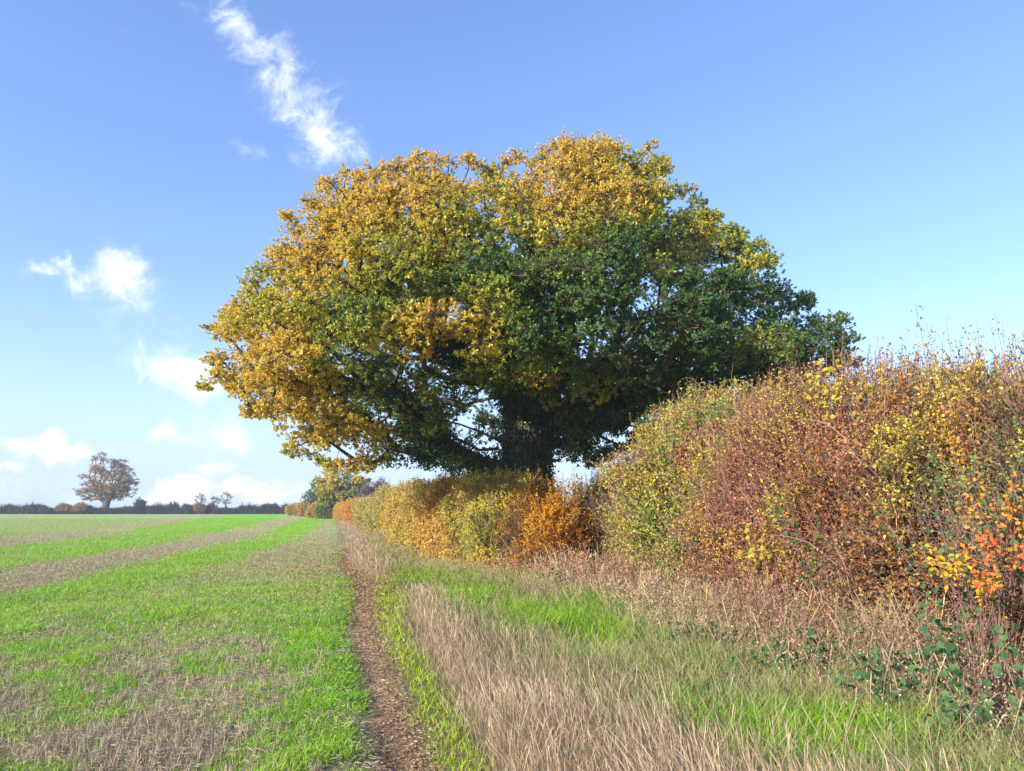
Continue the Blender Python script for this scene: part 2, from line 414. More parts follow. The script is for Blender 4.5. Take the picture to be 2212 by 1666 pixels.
# stubble stands in drilled rows that follow the path
ur = x + .25 * y; row = np.abs(((ur / .13 + .9 * fbm(x * 2, y * 2, seed=3)) % 1) - .5) < .33
keep &= row
x, y, g = x[keep], y[keep], g[keep]; n = len(x)
h = (.035 + .085 * rng.uniform(0, 1, n) ** 1.6) * np.where(y < 9, 1.1, .9)
c = vary(pal([(.30, .22, .14), (.44, .35, .23), (.36, .29, .19), (.54, .45, .30)], rng.uniform(0, 1, n)), .18)
mb = MB(); blades(mb, put(x, y), rng.uniform(0, 2 * pi, n), h, .0045 * lod(y), rng.uniform(0, .35, n), c, c)
# broken straw lying between them
x, y = scatter(330000, 3.6, 50, .42, -1, .05); u = across(x, y); g = greenness(x, y)
keep = (u < -.15) & (rng.uniform(0, 1, len(x)) < 1.0 - .6 * g); x, y = x[keep], y[keep]; n = len(x)
c = vary(pal([(.24, .18, .12), (.42, .34, .23), (.50, .43, .29)], rng.uniform(0, 1, n)), .2)
az = rng.uniform(0, 2 * pi, n); pp = put(x, y); pp[:, 2] += rng.uniform(.01, .06, n)
leaves(mb, pp, np.stack([np.cos(az), np.sin(az), rng.normal(size=n) * .25], 1), rng.uniform(.03, .10, n), .005 * lod(y), c)
tag(mb.build('stubble', M_STRAW), 'brown cut straw stubble between the green streaks of the field', 'stubble', kind='stuff')

def blob(x, y, cx, cy, rx, ry): return np.exp(-((x - cx + .25 * (y - cy)) / rx) ** 2 - ((y - cy) / ry) ** 2)
def lush(x, y, u):   # fresh green patches of the verge
    l = np.exp(-((u - .40) / .2) ** 2) * np.interp(y, [0, 10, 14, 25], [1, 1, .8, .5])
    for b in ((-2.7, 18.2, 1.0, 2.6), (-.9, 13.6, .8, 2.2), (-1.6, 13.0, .7, 1.6), (.55, 10.8, .6, 1.7), (1.0, 9.6, .6, .9), (1.95, 5.4, .8, .9), (1.5, 12.3, .6, 1.2), (.1, 11.8, .6, 1.2)):
        l = np.maximum(l, blob(x, y, *b))
    l = l * np.where(u < .8, 1.35, 1.0)
    return np.clip(l * 1.1 + (fbm(x * 1.4, y * 1.4, seed=71, o=4) - .5) * 1.7 - .05, 0, 1)
def hedge_u(y): return np.interp(y, [0, 7, 10, 14, 20, 32, 60, 150], [5.7, 5.5, 5.2, 5.3, 4.8, 3.6, 3.3, 3.2])
def pinkstrip(x, y, u):
    """the rose-brown swathe of fine dead grass beside the path"""
    lo = np.interp(y, [0, 5, 8, 12, 14, 15.5, 17, 19, 30, 60, 120], [.55, .6, .62, .75, 1.0, .4, .3, .2, .22, .25, .3])
    hi = np.interp(y, [0, 5, 6.5, 8.4, 12, 14, 14.8, 17.2, 18.5, 24, 30, 60, 120], [2.1, 1.9, 1.5, 1.2, 1.3, 1.15, .45, .38, .95, .95, .95, 1.2, 1.3])
    return 1 / (1 + np.exp(-(u - lo) / .07)) / (1 + np.exp((u - hi) / np.interp(y, [0, 12, 15, 60], [.42, .2, .1, .12])))
# verge: short and mid-length green grass
x, y = scatter(420000, 3.4, 70, .45, -.35, 1); u = across(x, y)
l = lush(x, y, u); ps = pinkstrip(x, y, u)
keep = (u > .17 + .07 * rng.normal(size=len(x))) & (u < hedge_u(y) + .8) & (rng.uniform(0, 1, len(x)) < (.25 + .75 * l) * (1 - .75 * ps))
x, y, u, l = x[keep], y[keep], u[keep], l[keep]; n = len(x)
h = (.06 + .05 * rng.uniform(0, 1, n) + np.clip(u - .7, 0, 1.5) * .07) * np.interp(u, [0, .6, 1.2, 9], [.8, .9, 1.3, 1.5])
t = l * .7 + rng.uniform(0, .35, n)
c = vary(pal([(.34, .34, .14), (.30, .38, .10), (.22, .42, .04), (.32, .52, .03)], t), .18)
c = np.where((u < .75)[:, None], c * np.array([1.45, 1.15, .8]), c)
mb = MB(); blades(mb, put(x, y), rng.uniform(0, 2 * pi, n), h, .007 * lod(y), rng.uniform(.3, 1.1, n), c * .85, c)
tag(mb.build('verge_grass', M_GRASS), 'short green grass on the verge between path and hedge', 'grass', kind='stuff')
# fine dead grass, pinkish brown
x, y = scatter(650000, 3.4, 110, .42, -.5, .8); u = across(x, y); ps = pinkstrip(x, y, u)
keep = rng.uniform(0, 1, len(x)) < ps * (.55 + .6 * vnoise(x * 1.6, y * 1.6, seed=81)); x, y, u = x[keep], y[keep], u[keep]; n = len(x)
h = (.14 + .36 * rng.uniform(0, 1, n) ** 1.3) * (.45 + 1.0 * fbm(x * 1.3, y * 1.3, seed=82)) * np.interp(y, [0, 6, 20, 60], [1.05, 1, .95, .85])
c = vary(pal([(.27, .19, .12), (.38, .27, .17), (.48, .36, .23)], rng.uniform(0, 1, n)), .15)
ct = vary(pal([(.38, .26, .17), (.52, .38, .25), (.62, .49, .32)], rng.uniform(0, 1, n)), .12)
az = rng.normal(size=n) * .8 + fbm(x * 1.1, y * 1.1, seed=84) * 7; mb = MB()
blades(mb, put(x, y), az, h, .0021 * lod(y), rng.uniform(.05, .6, n), c, ct, head=2.0)
tag(mb.build('dry_grass', M_STRAW), 'swathe of fine rose brown dead grass leaning along the path edge', 'dry grass', kind='stuff')
# tall straw-coloured grass of the verge and hedge foot
x, y = scatter(620000, 3.2, 80, .42, -.4, 1); u = across(x, y); l = lush(x, y, u); ps = pinkstrip(x, y, u)
dens = np.clip((u - 1.0) / 1.6, 0, 1) * (1 - .93 * l) * (.2 + .9 * fbm(x * .8, y * .8, seed=91)) * (1 - ps)
dens = np.where((y > 18.5) & (u > 1), dens + .3, dens)
hol = blob(x, y, .95, 9.1, .22, .55); keep = (rng.uniform(size=len(x)) > hol * 1.3) & (u < hedge_u(y) + .6) & (u > .9) & (rng.uniform(0, 1, len(x)) < dens); x, y, u = x[keep], y[keep], u[keep]; n = len(x)
h = (.14 + .26 * rng.uniform(0, 1, n) ** 1.6) * (.15 + 1.7 * fbm(x * 1.1, y * 1.1, seed=92) ** 1.2) * np.interp(u, [.9, 2.5, 4, 6], [.75, .95, 1.1, .9])
pk = np.clip(vnoise(x * .5, y * .5, seed=94) * .6 + rng.uniform(0, .4, n), 0, 1)
c = vary(pal([(.30, .33, .12), (.44, .38, .19), (.42, .31, .18), (.60, .50, .30)], pk), .18)
az = rng.normal(size=n) * 1.3 + vnoise(x * .7, y * .7, seed=93) * 5; mb = MB()
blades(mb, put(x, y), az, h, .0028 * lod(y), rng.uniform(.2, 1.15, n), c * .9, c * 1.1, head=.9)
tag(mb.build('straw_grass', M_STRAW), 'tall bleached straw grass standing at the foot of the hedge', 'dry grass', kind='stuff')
# rough brown dead stems crowding the hedge foot
x, y = scatter(260000, 3.6, 60, .42, -.3, 1); u = across(x, y); hu = hedge_u(y)
dens = np.exp(-((u - hu + .75) / .75) ** 2) * (.25 + 1.1 * fbm(x * 1.0, y * 1.0, seed=97)) * .44
keep = (u > 1.6) & (rng.uniform(0, 1, len(x)) < dens); x, y, u = x[keep], y[keep], u[keep]; n = len(x)
h = (.25 + .5 * rng.uniform(0, 1, n)) * (.45 + 1.0 * fbm(x * 1.2, y * 1.2, seed=98)); pk = fbm(x * .6, y * .6, seed=99) * .7 + rng.uniform(0, .3, n)
c = vary(pal([(.24, .28, .10), (.34, .26, .13), (.32, .19, .14), (.50, .38, .22), (.40, .30, .17)], (pk - .5) * 1.8 + .5), .22); mb = MB()
blades(mb, put(x, y), rng.uniform(0, 2 * pi, n), h, .0036 * lod(y), rng.uniform(0, .7, n), c, c * 1.05, lean=.3, head=2.6)
ids = rng.integers(0, n, 60000); pp = put(x[ids], y[ids]); pp[:, 2] += h[ids] * rng.uniform(.3, .95, len(ids)); pp[:, :2] += rng.normal(size=(len(ids), 2)) * .03
leaves(mb, pp, rdir(len(ids)), rng.uniform(.012, .03, len(ids)) * lod(y[ids]), .012 * lod(y[ids]), vary(c[ids] * 1.1, .2))
tag(mb.build('dead_stems', M_STRAW), 'brown and reddish dead weed stems crowding the foot of the hedge', 'dead stems', kind='stuff')
# leaf litter on the path
n = 16000; y = (3.5 ** .5 + rng.uniform(0, 1, n) * (30 ** .5 - 3.5 ** .5)) ** 2; x = pathx(y) + rng.normal(size=n) * .10 + .05 + .09 * (rng.uniform(size=n) < .3)
c = vary(pal([(.26, .16, .09), (.46, .31, .18), (.58, .43, .27), (.36, .25, .17)], rng.uniform(0, 1, n)), .25)
az = rng.uniform(0, 2 * pi, n); pp = put(x, y); pp[:, 2] += .028 + rng.uniform(0, .012, n); mb = MB()
leaves(mb, pp, np.stack([np.cos(az), np.sin(az), rng.normal(size=n) * .2], 1), rng.uniform(.02, .05, n) * lod(y), .02 * lod(y), c, nrm=np.array([[0, 0, 1.0]]))
tag(mb.build('fallen_leaves', M_LEAF), 'small brown fallen leaves littering the footpath', 'fallen leaves', kind='stuff')

n = 7000; th = rng.uniform(0, 2 * pi, n); rr = 9 * rng.uniform(0, 1, n) ** .7; x = -.5 + rr * np.cos(th); y = 20 + rr * np.sin(th); k = across(x, y) > -1.5; x, y = x[k], y[k]; n = len(x)
pp = put(x, y); pp[:, 2] += rng.uniform(.03, .16, n); mb = MB()
leaves(mb, pp, rdir(n) * [1, 1, .3], rng.uniform(.05, .09, n), .05, vary(pal([(.40, .24, .10), (.58, .40, .14), (.34, .20, .10)], rng.uniform(0, 1, n)), .2), nrm=np.array([[0, 0, 1.0]]))
tag(mb.build('oak_litter', M_LEAF), 'golden brown oak leaves scattered on the grass below the great oak', 'fallen leaves', kind='stuff')

# ------------------------------------------------------------------ trees
def grow(root_pts, tips, carriers, bal=.32, step=.6, jit=.12, sag=0.0):
    """link tips to a trunk so that limbs fork and share their way (balanced spanning tree)"""
    nodes = [np.array(p, float) for p in root_pts]; par = [-1] + list(range(len(root_pts) - 1))
    pl = [0.0]
    for i in range(1, len(nodes)): pl.append(pl[-1] + .3 * np.linalg.norm(nodes[i] - nodes[i - 1]))
    cap = 40000; A = np.zeros((cap, 3)); Lp = np.zeros(cap); cnt = len(nodes)
    A[:cnt] = nodes; Lp[:cnt] = pl
    top = nodes[-1]; lo = max(1, len(nodes) // 2)
    pts = [(p, 0) for p in carriers] + sorted([(p, 1) for p in tips], key=lambda q: np.linalg.norm(q[0] - top))
    isz = np.zeros(cap, bool); tipn = []
    for p, kind in pts:
        D = np.linalg.norm(A[lo:cnt] - p, axis=1) + bal * Lp[lo:cnt]; j = int(np.argmin(D)) + lo
        dist = np.linalg.norm(p - A[j]); m = max(1, int(dist / step)); prev = j; side = rng.normal(size=3) * jit * dist
        for q in range(1, m + 1):
            f = q / m; pos = A[j] * (1 - f) + p * f + side * math.sin(pi * f) - np.array([0, 0, sag * dist * math.sin(pi * f)])
            if q < m: pos = pos + rng.normal(size=3) * jit * .35 * step
            A[cnt] = pos; Lp[cnt] = Lp[prev] + np.linalg.norm(pos - A[prev]); par.append(prev); prev = cnt; cnt += 1
        if kind: tipn.append(prev)
    load = np.zeros(cnt); load[tipn] = 1
    par = np.array(par)
    order = np.arange(cnt)[::-1]
    for i in order:
        if par[i] >= 0: load[par[i]] += load[i]
    return A[:cnt], par, load, np.array(tipn)
def branch_mesh(mb, A, par, load, r0, ex, rmin, col=(.2, .2, .2), sides=7, flare=1.0, root_n=0):
    R = np.maximum(r0 * np.maximum(load, .3) ** ex, rmin)
    kids = [[] for _ in A]
    for i, p in enumerate(par):
        if p >= 0: kids[p].append(i)
    start = [(0, None)]; 
    while start:
        i, frm = start.pop(); ch = [] if frm is None else [frm]; rr = [] if frm is None else [min(R[frm], R[i] * 1.25)]
        while True:
            ch.append(i); rr.append(R[i])
            if not kids[i]: break
            ks = sorted(kids[i], key=lambda k: -load[k])
            for k in ks[1:]: start.append((k, i))
            i = ks[0]
        if len(ch) < 2: continue
        p = A[ch].copy(); r = np.array(rr); r[-1] *= .5
        if frm is None and flare > 1:
            hgt = p[:, 2] - p[0, 2]; r = r * (1 + (flare - 1) * np.exp(-hgt / .8))
        big = r[0] > .05
        if len(p) > 3:
            q = p.copy(); q[1:-1] = .25 * p[:-2] + .5 * p[1:-1] + .25 * p[2:]; p = q
        tubes(mb, p[None], r[None], (14 if frm is None else sides) if big else 4, np.array(col)[None])
def rosettes(mb_l, mb_t, C, colf, nt, nl, rad, L_, W_, flat=.6, twl=.35, twcol=(.10, .075, .05), out=None, tr=.006):
    """each tip carries nt twiglets ending in a rosette of nl leaves"""
    n = len(C); c = np.repeat(C, nt, 0); o = rdir(n * nt) * (rng.uniform(.25, 1, (n * nt, 1)) ** .6); o[:, 2] *= flat
    rad = np.repeat(np.broadcast_to(rad, n), nt)[:, None]; e = c + o * rad
    if mb_t is not None:
        s_ = c + o * rad * .15; md = (s_ + e) / 2 + rdir(len(c)) * .05
        tubes(mb_t, np.stack([s_, md, e], 1), np.array([[tr * 1.5, tr, tr * .5]]), 3, np.array([twcol]))
    d0 = norm(norm(o) * .7 + np.array([0, 0, .45]))
    p = np.repeat(e, nl, 0); dd = np.repeat(d0, nl, 0); r = rdir(len(p)); d = norm(dd * .55 + r)
    p = p - dd * rng.uniform(0, .12, (len(p), 1)) * twl * 2
    leaves(mb_l, p, d, L_ * rng.uniform(.7, 1.25, len(p)), W_ * rng.uniform(.7, 1.2, len(p)), colf(p, np.repeat(np.arange(n), nt * nl)), nrm=dd + np.array([0, 0, .4]))

def inpoly(x, y, poly):
    r = np.zeros(len(x), bool); n = len(poly)
    for i in range(n):
        (x1, y1), (x2, y2) = poly[i], poly[(i + 1) % n]
        if y1 == y2: continue
        c = ((y1 > y) != (y2 > y)) & (x < (x2 - x1) * (y - y1) / (y2 - y1) + x1); r ^= c
    return r
def dpoly(x, y, poly):
    d = np.full(len(x), 1e9); n = len(poly)
    for i in range(n):
        a = np.array(poly[i], float); b = np.array(poly[(i + 1) % n], float); ab = b - a
        t = np.clip(((x - a[0]) * ab[0] + (y - a[1]) * ab[1]) / (ab @ ab), 0, 1)
        d = np.minimum(d, np.hypot(x - a[0] - t * ab[0], y - a[1] - t * ab[1]))
    return d
# ---- the great oak in the hedge
OY = 21.5
OUT = [(410, 788), (455, 768), (478, 742), (440, 700), (462, 682), (500, 660), (508, 618), (535, 588), (572, 540), (602, 520), (612, 460), (652, 428), (690, 382), (780, 352), (850, 340), (905, 322), (955, 326),
       (1000, 334), (1085, 342), (1120, 318), (1150, 345), (1190, 285), (1250, 278), (1300, 276), (1350, 300), (1402, 302), (1425, 338), (1475, 352), (1500, 412), (1540, 440), (1560, 482), (1635, 508), (1688, 558), (1700, 605),
       (1750, 640), (1765, 668), (1808, 668), (1855, 700), (1850, 750), (1862, 790), (1840, 840), (1700, 900), (1500, 900), (1430, 925), (1392, 958), (1320, 985), (1275, 1018), (1200, 1015), (1090, 1015), (1010, 1008), (940, 1000), (885, 985), (835, 1010),
       (770, 1022), (700, 1008), (630, 985), (592, 955), (598, 915), (535, 896), (505, 850), (478, 828), (438, 842), (425, 828), (455, 800)]
def sample_crown(n, deep=7.8, dscale=300):
    X, Yp, D = [], [], []
    while sum(map(len, X)) < n:
        x = rng.uniform(400, 1870, n * 3); y = rng.uniform(270, 1030, n * 3)
        k = inpoly(x, y, OUT); x, y = x[k], y[k]; dd = dpoly(x, y, OUT)
        k = dd > 4; x, y, dd = x[k], y[k], dd[k]
        X.append(x); Yp.append(y); D.append(dd)
    x, y, dd = (np.concatenate(q)[:n] for q in (X, Yp, D))
    hd = deep * np.sqrt(np.clip(1 - (1 - np.minimum(dd / dscale, 1)) ** 2, 0, 1)) + .4
    s = rng.uniform(-1, 1, n); s = np.sign(s) * np.abs(s) ** .55; s = np.where(rng.uniform(0, 1, n) < .25, -np.abs(s), s)
    Y = OY + s * hd
    p = np.array([P(a, b, c) for a, b, c in zip(x, y, Y)])
    return p, x, y, s
tips, tx, ty, ts = sample_crown(6000)
under = (tips[:, 1] < OY - 2.0) & (tips[:, 2] < 2.9 + .24 * (OY - tips[:, 1])); tips, tx, ty, ts = tips[~under], tx[~under], ty[~under], ts[~under]
ex, ex_x, ex_y, ex_s = sample_crown(3800, deep=3.2)
kx = (ex_y > 850) & ((ex_x < 1000) | ((ex_x > 1190) & (ex_x < 1460))) & (ex[:, 1] > OY - 1.5) & (rng.uniform(size=len(ex)) < .8)
tips = np.concatenate([tips, ex[kx]]); tx = np.concatenate([tx, ex_x[kx]]); ty = np.concatenate([ty, ex_y[kx]]); ts = np.concatenate([ts, ex_s[kx]])
sh_ = rng.permutation(len(tips)); tips, tx, ty, ts = tips[sh_], tx[sh_], ty[sh_], ts[sh_]
front_ = (ts < .25) & (np.abs(tx - 1130) < 80) & (ty > 865); tips, tx, ty, ts = tips[~front_], tx[~front_], ty[~front_], ts[~front_]
# holes: thin the crown where sky shows through it
hole = np.zeros(len(tips))
for (hx, hy, r, s_) in ((1480, 640, 110, .75), (1250, 690, 80, .7), (1400, 700, 120, .6), (1200, 640, 50, .5), (830, 740, 60, .45), (960, 760, 50, .45), (1010, 980, 60, .5), (1600, 620, 80, .5), (1330, 560, 60, .35), (880, 480, 60, .4), (1380, 900, 60, .4), (1240, 930, 40, .3), (1060, 850, 50, .6), (1130, 960, 85, 1.0), (1110, 860, 60, .7), (960, 900, 45, .5)):
    hole = np.maximum(hole, s_ * np.exp(-((tx - hx) / r) ** 2 - ((ty - hy) / r) ** 2))
nz = fbm(tips[:, 0] * .8, tips[:, 1] * .8, tips[:, 2] * 1.3, seed=101)
ragged = (dpoly(tx, ty, OUT) < 60) & (vnoise(tips[:, 0] * 1.25, tips[:, 1] * .8, tips[:, 2] * 1.25, seed=105) < .5)
keep = (rng.uniform(0, 1, len(tips)) > np.clip(hole + (.50 - nz) * 5.0, 0, .97)) & ~(ragged & (rng.uniform(size=len(tips)) < .85))
tips, tx, ty, ts = tips[keep][:2700], tx[keep][:2700], ty[keep][:2700], ts[keep][:2700]
oroot = P(1138, 1120, OY); oroot[2] = -.1
rootpts = [oroot, oroot + [0, 0, .8], oroot + [-.02, 0, 1.7], oroot + [-.1, 0, 2.6], oroot + [-.1, 0, 3.5], oroot + [0, 0, 4.4]]
car = [P(1060, 800, OY - .5), P(960, 760, OY - 2), P(940, 830, OY - 2.5), P(920, 560, OY - 1.5), P(930, 500, OY - 2), P(1190, 640, OY), P(1230, 520, OY + .5), P(1300, 420, OY), P(1500, 650, OY), P(1400, 730, OY - 1), P(1650, 650, OY),
       P(780, 620, OY), P(700, 760, OY - 1), P(780, 880, OY - 1.5), P(1330, 860, OY - 1), P(1480, 800, OY + 1), P(1060, 450, OY + 1)]
for z in (-4, 4):
    car += [P(1100, 700, OY + z), P(900, 700, OY + z), P(1300, 650, OY + z), P(1150, 500, OY + z)]
A, par, load, tipn = grow(rootpts, list(tips), car, .30, .55, .10)
oak = thing('oak_tree', oroot, 'great spreading oak with gold and green autumn leaves standing in the hedge', 'tree')
mt = MB(); branch_mesh(mt, A, par, load, .0135, .50, .009, flare=1.45, sides=8)
mt.build('trunk', M_BARK, oak, smooth=True, origin=oroot)
GOLD = [(.28, .36, .055), (.38, .42, .06), (.52, .48, .06), (.64, .53, .07), (.74, .56, .08), (.76, .52, .09)]
GREEN = [(.11, .20, .06), (.155, .255, .06), (.22, .315, .06), (.30, .37, .06)]
cx0 = 1140.0
# how far each tip is exposed and how far it has turned
upn = np.clip((1000 - ty) / 720, 0, 1); lf = np.clip((1500 - tx) / 900, 0, 1)
edge = np.clip(1 - dpoly(tx, ty, OUT) / 170, 0, 1)
turn = .15 + .44 * lf + .55 * np.clip(upn - .48, 0, 1) * 2.1 + .22 * edge * (lf + upn) + 1.0 * (fbm(tips[:, 0] * .55, tips[:, 1] * .55, tips[:, 2] * .8, seed=111, o=2) - .5)
turn += -.30 + .75 * (vnoise(tips[:, 0] * 1.1, tips[:, 1] * 1.1, tips[:, 2] * 1.5, seed=19) - .5)
turn -= .10 * (ts > 0) + .25 * np.exp(-((tx - 1000) / 130) ** 2 - ((ty - 560) / 70) ** 2) + .3 * np.exp(-((tx - 1500) / 220) ** 2 - ((ty - 700) / 200) ** 2)
for bx, by, br in ((1270, 720, 0), (1500, 730, 80), (1640, 740, 70), (1180, 880, 65), (1300, 830, 60), (1180, 800, 50), (1430, 560, 60), (1560, 520, 60), (1640, 560, 50), (1000, 690, 90), (900, 640, 60), (950, 740, 60), (1240, 440, 90), (1350, 430, 50), (860, 400, 120), (620, 800, 90), (1230, 330, 120), (540, 760, 110), (650, 900, 110), (720, 520, 120), (780, 960, 70)):
    if br: turn += .55 * np.exp(-((tx - bx) / br) ** 2 - ((ty - by) / br) ** 2)
def oakcol(p, idx):
    t = turn[idx] + rng.normal(size=len(p)) * .15 + (vnoise(p[:, 0] * 2.2, p[:, 1] * 2.2, p[:, 2] * 2.2, seed=9) - .5) * .3
    return vary(np.where((t < .32)[:, None], pal(GREEN, t / .32), pal(GOLD, (t - .3) / .62)), .2)
ml, mtw = MB(), MB()
rosettes(ml, mtw, tips, oakcol, 20, 13, np.minimum(rng.uniform(.32, .64, len(tips)), .24 + dpoly(tx, ty, OUT) * .011), .079, .047, flat=.6)
ml.build('crown', M_LEAF, oak, origin=oroot)
mtw.build('twigs', M_TWIG, oak, origin=oroot)['kind'] = 'stuff'

# ---- ivy on its trunk and lower limbs
ivy = thing('ivy', oroot + [0, -.3, 0], 'dark glossy ivy wrapping the oak trunk and its lower limbs', 'climbing plant')
R = .0135 * np.maximum(load, .3) ** .5
sel = np.where((load > 55) & (A[:, 2] < 9.5) & (np.hypot(A[:, 0] - oroot[0], A[:, 1] - oroot[1]) < 5.2))[0]
ip, icen = [], []
for i in sel:
    if par[i] < 0: continue
    a, b = A[par[i]], A[i]; low = A[i, 2] < 4.5 and np.hypot(A[i, 0] - oroot[0], A[i, 1] - oroot[1]) < 1.2
    k = 1100 if low else 420
    tt = rng.uniform(0, 1, (k, 1)); th = rng.uniform(0, 2 * pi, k); ax = norm((b - a)[None])[0]
    s1 = norm(np.cross(ax, [0.3, 1, .1])[None])[0]; s2 = np.cross(ax, s1)
    rr = R[i] + (rng.uniform(.02, .26, k) if low else rng.uniform(.02, .3, k)) * (.5 + vnoise(A[i, 2] * 1.5 + th, th * 0 + i * .3, seed=5))
    ip.append(a + (b - a) * tt + (s1 * np.cos(th)[:, None] + s2 * np.sin(th)[:, None]) * rr[:, None]); icen.append(np.broadcast_to((a + b) / 2, (k, 3)))
# hanging skirts of ivy at the base
k = 9000; th = rng.uniform(0, 2 * pi, k); z = rng.uniform(.2, 3.2, k); rr = (.34 + .42 * vnoise(th * 1.6, z * 1.1, seed=6)) * np.interp(z, [0, 1.5, 3.2], [1.25, 1.0, 1.05]) + rng.normal(size=k) * .1
ip.append(np.stack([oroot[0] + rr * np.cos(th), oroot[1] + rr * np.sin(th), z], -1)); icen.append(np.stack([np.full(k, oroot[0]), np.full(k, oroot[1]), z], -1))
ip = np.concatenate(ip); icen = np.concatenate(icen); n = len(ip)
o = norm(ip - icen); c = vary(pal([(.022, .07, .025), (.035, .10, .035), (.06, .15, .04)], fbm(ip[:, 0], ip[:, 1], ip[:, 2], seed=8) * .7 + rng.uniform(0, .3, n)), .2)
mb = MB(); leaves(mb, ip, o * .4 + rdir(n) * .6 + np.array([0, 0, -.35]), rng.uniform(.06, .10, n), rng.uniform(.05, .08, n), c, nrm=o)
mb.build('foliage', M_IVY, ivy, origin=oroot + [0, -.3, 0])
k = 60; th = rng.uniform(0, 2 * pi, k); z0 = rng.uniform(.1, 2.4, k); pts = []
for q in range(6):
    rr = .52 + .12 * rng.uniform(size=k) + (.1 if q > 3 else 0); pts.append(np.stack([oroot[0] + rr * np.cos(th + q * .06), oroot[1] + rr * np.sin(th + q * .06), z0 + q * .42], -1))
mb = MB(); tubes(mb, np.stack(pts, 1), np.full((k, 6), .014), 4, np.array([[.22, .18, .14]]))
mb.build('stems', M_TWIG, ivy, origin=oroot + [0, -.3, 0])

# ---- other trees
def small_tree(name, label, x, y, trunk_h, crown, n_tips, leaffn, nt, nl, Lf, Wf, bark, group=None, tr=.02, r0=.02, bal=.35, cr=(.5, .9), flat=.6, twcol=(.12, .10, .09)):
    """crown = list of ellipsoids (dx, dy, cz, rx, ry, rz) about the trunk"""
    root = np.array([x, y, -.1]); t = thing(name, root, label, 'tree', group)
    P_ = []
    w = np.array([c[3] * c[4] * c[5] for c in crown]); w = w / w.sum()
    for c, ww in zip(crown, w):
        k = int(n_tips * ww) + 1; d = rdir(k) * (rng.uniform(.12, 1, (k, 1)) ** .42); P_.append(d * [c[3], c[4], c[5]] + [x + c[0], y + c[1], c[2]])
    T = np.concatenate(P_); nzz = fbm(T[:, 0] * .5, T[:, 1] * .5, T[:, 2] * .7, seed=int(abs(x) * 3) % 50)
    T = T[nzz > np.quantile(nzz, .22)]; T = T[T[:, 2] > trunk_h * .75]
    rp = [root + [0, 0, trunk_h * q] for q in (0, .35, .7, 1.0)]
    A, par, load, tipn = grow(rp, list(T), [], bal, 1.0, .09)
    mb = MB(); branch_mesh(mb, A, par, load, r0, .5, tr, flare=1.4, sides=6); mb.build('trunk', bark, t, smooth=True, origin=root)
    ml, mw = MB(), MB()
    rosettes(ml, mw, T, leaffn, nt, nl, rng.uniform(cr[0], cr[1], len(T)), Lf, Wf, flat=flat, twcol=twcol, tr=tr * .6)
    ml.build('crown', M_LEAF, t, origin=root)
    mw.build('twigs', M_TWIG, t, origin=root)['kind'] = 'stuff'
    return t
def cf(cols, sd_=1, sc=.4, jit=.35, am=.2):
    def f(p, idx): return vary(pal(cols, (fbm(p[:, 0] * sc, p[:, 1] * sc, p[:, 2] * sc, seed=sd_, o=3) - .5) * 2.6 + .5 + rng.uniform(-jit / 2, jit / 2, len(p))), am)
    return f
# lone oak far out in the field
FY = 178.0
small_tree('oak_tree', 'lone sparse brown oak rising above the far hedge on the left', XW(228, FY), FY, 2.6,
           [(0, 0, 8.2, 6.6, 6.2, 4.6), (-.2, 0, 11.6, 4.2, 4, 3.2), (-4.2, 0, 5.0, 3.4, 3, 2.2), (4.4, 0, 6.0, 3.4, 3, 2.6), (0, 0, 5.2, 6.6, 5, 2.2)],
           620, cf([(.34, .23, .14), (.54, .34, .17), (.60, .40, .18), (.40, .33, .15)], 3), 12, 5, .22, .13, M_BARKG, r0=.036, tr=.045, cr=(.6, 1.1), twcol=(.16, .14, .13))
TY = 104.0
x0 = XW(738, TY)
small_tree('oak_tree', 'rounded olive green and gold tree in the hedge beyond the great oak', x0, TY, 1.5,
           [(-.3, 0, 4.9, 3.4, 3, 2.5), (1.6, .5, 4.0, 2.6, 2.6, 2.3), (-1.6, 0, 3.6, 2.4, 2.4, 1.9), (0, 0, 3.2, 3.6, 2.6, 1.8)],
           420, cf([(.26, .31, .08), (.44, .42, .09), (.60, .50, .10), (.66, .50, .10)], 4, .5), 12, 7, .26, .16, M_BARK, r0=.022, tr=.02, cr=(.45, .75))
small_tree('field_tree', 'thin blue green tree behind the left side of the olive tree', XW(683, TY + 12), TY + 12, 1.6,
           [(0, 0, 3.6, 1.6, 1.6, 1.5), (.8, 0, 5.4, 1.7, 1.4, 1.0), (-.6, 0, 2.8, 1.7, 1.4, 1.2)],
           130, cf([(.10, .16, .07), (.16, .22, .09), (.22, .26, .10)], 5), 9, 5, .26, .16, M_BARKG, r0=.03, tr=.02, cr=(.4, .7))
small_tree('hawthorn_tree', 'rounded leafless purple grey thorn tree right of the olive tree', XW(812, 84), 84, 1.2,
           [(0, 0, 3.4, 1.9, 1.8, 1.5), (.7, 0, 3.1, 1.4, 1.5, 1.4), (-.7, 0, 2.7, 1.5, 1.5, 1.2)],
           240, cf([(.13, .10, .10), (.20, .15, .14), (.26, .18, .15)], 6), 14, 4, .13, .07, M_BARKG, r0=.02, tr=.014, cr=(.35, .6), twcol=(.18, .14, .13))

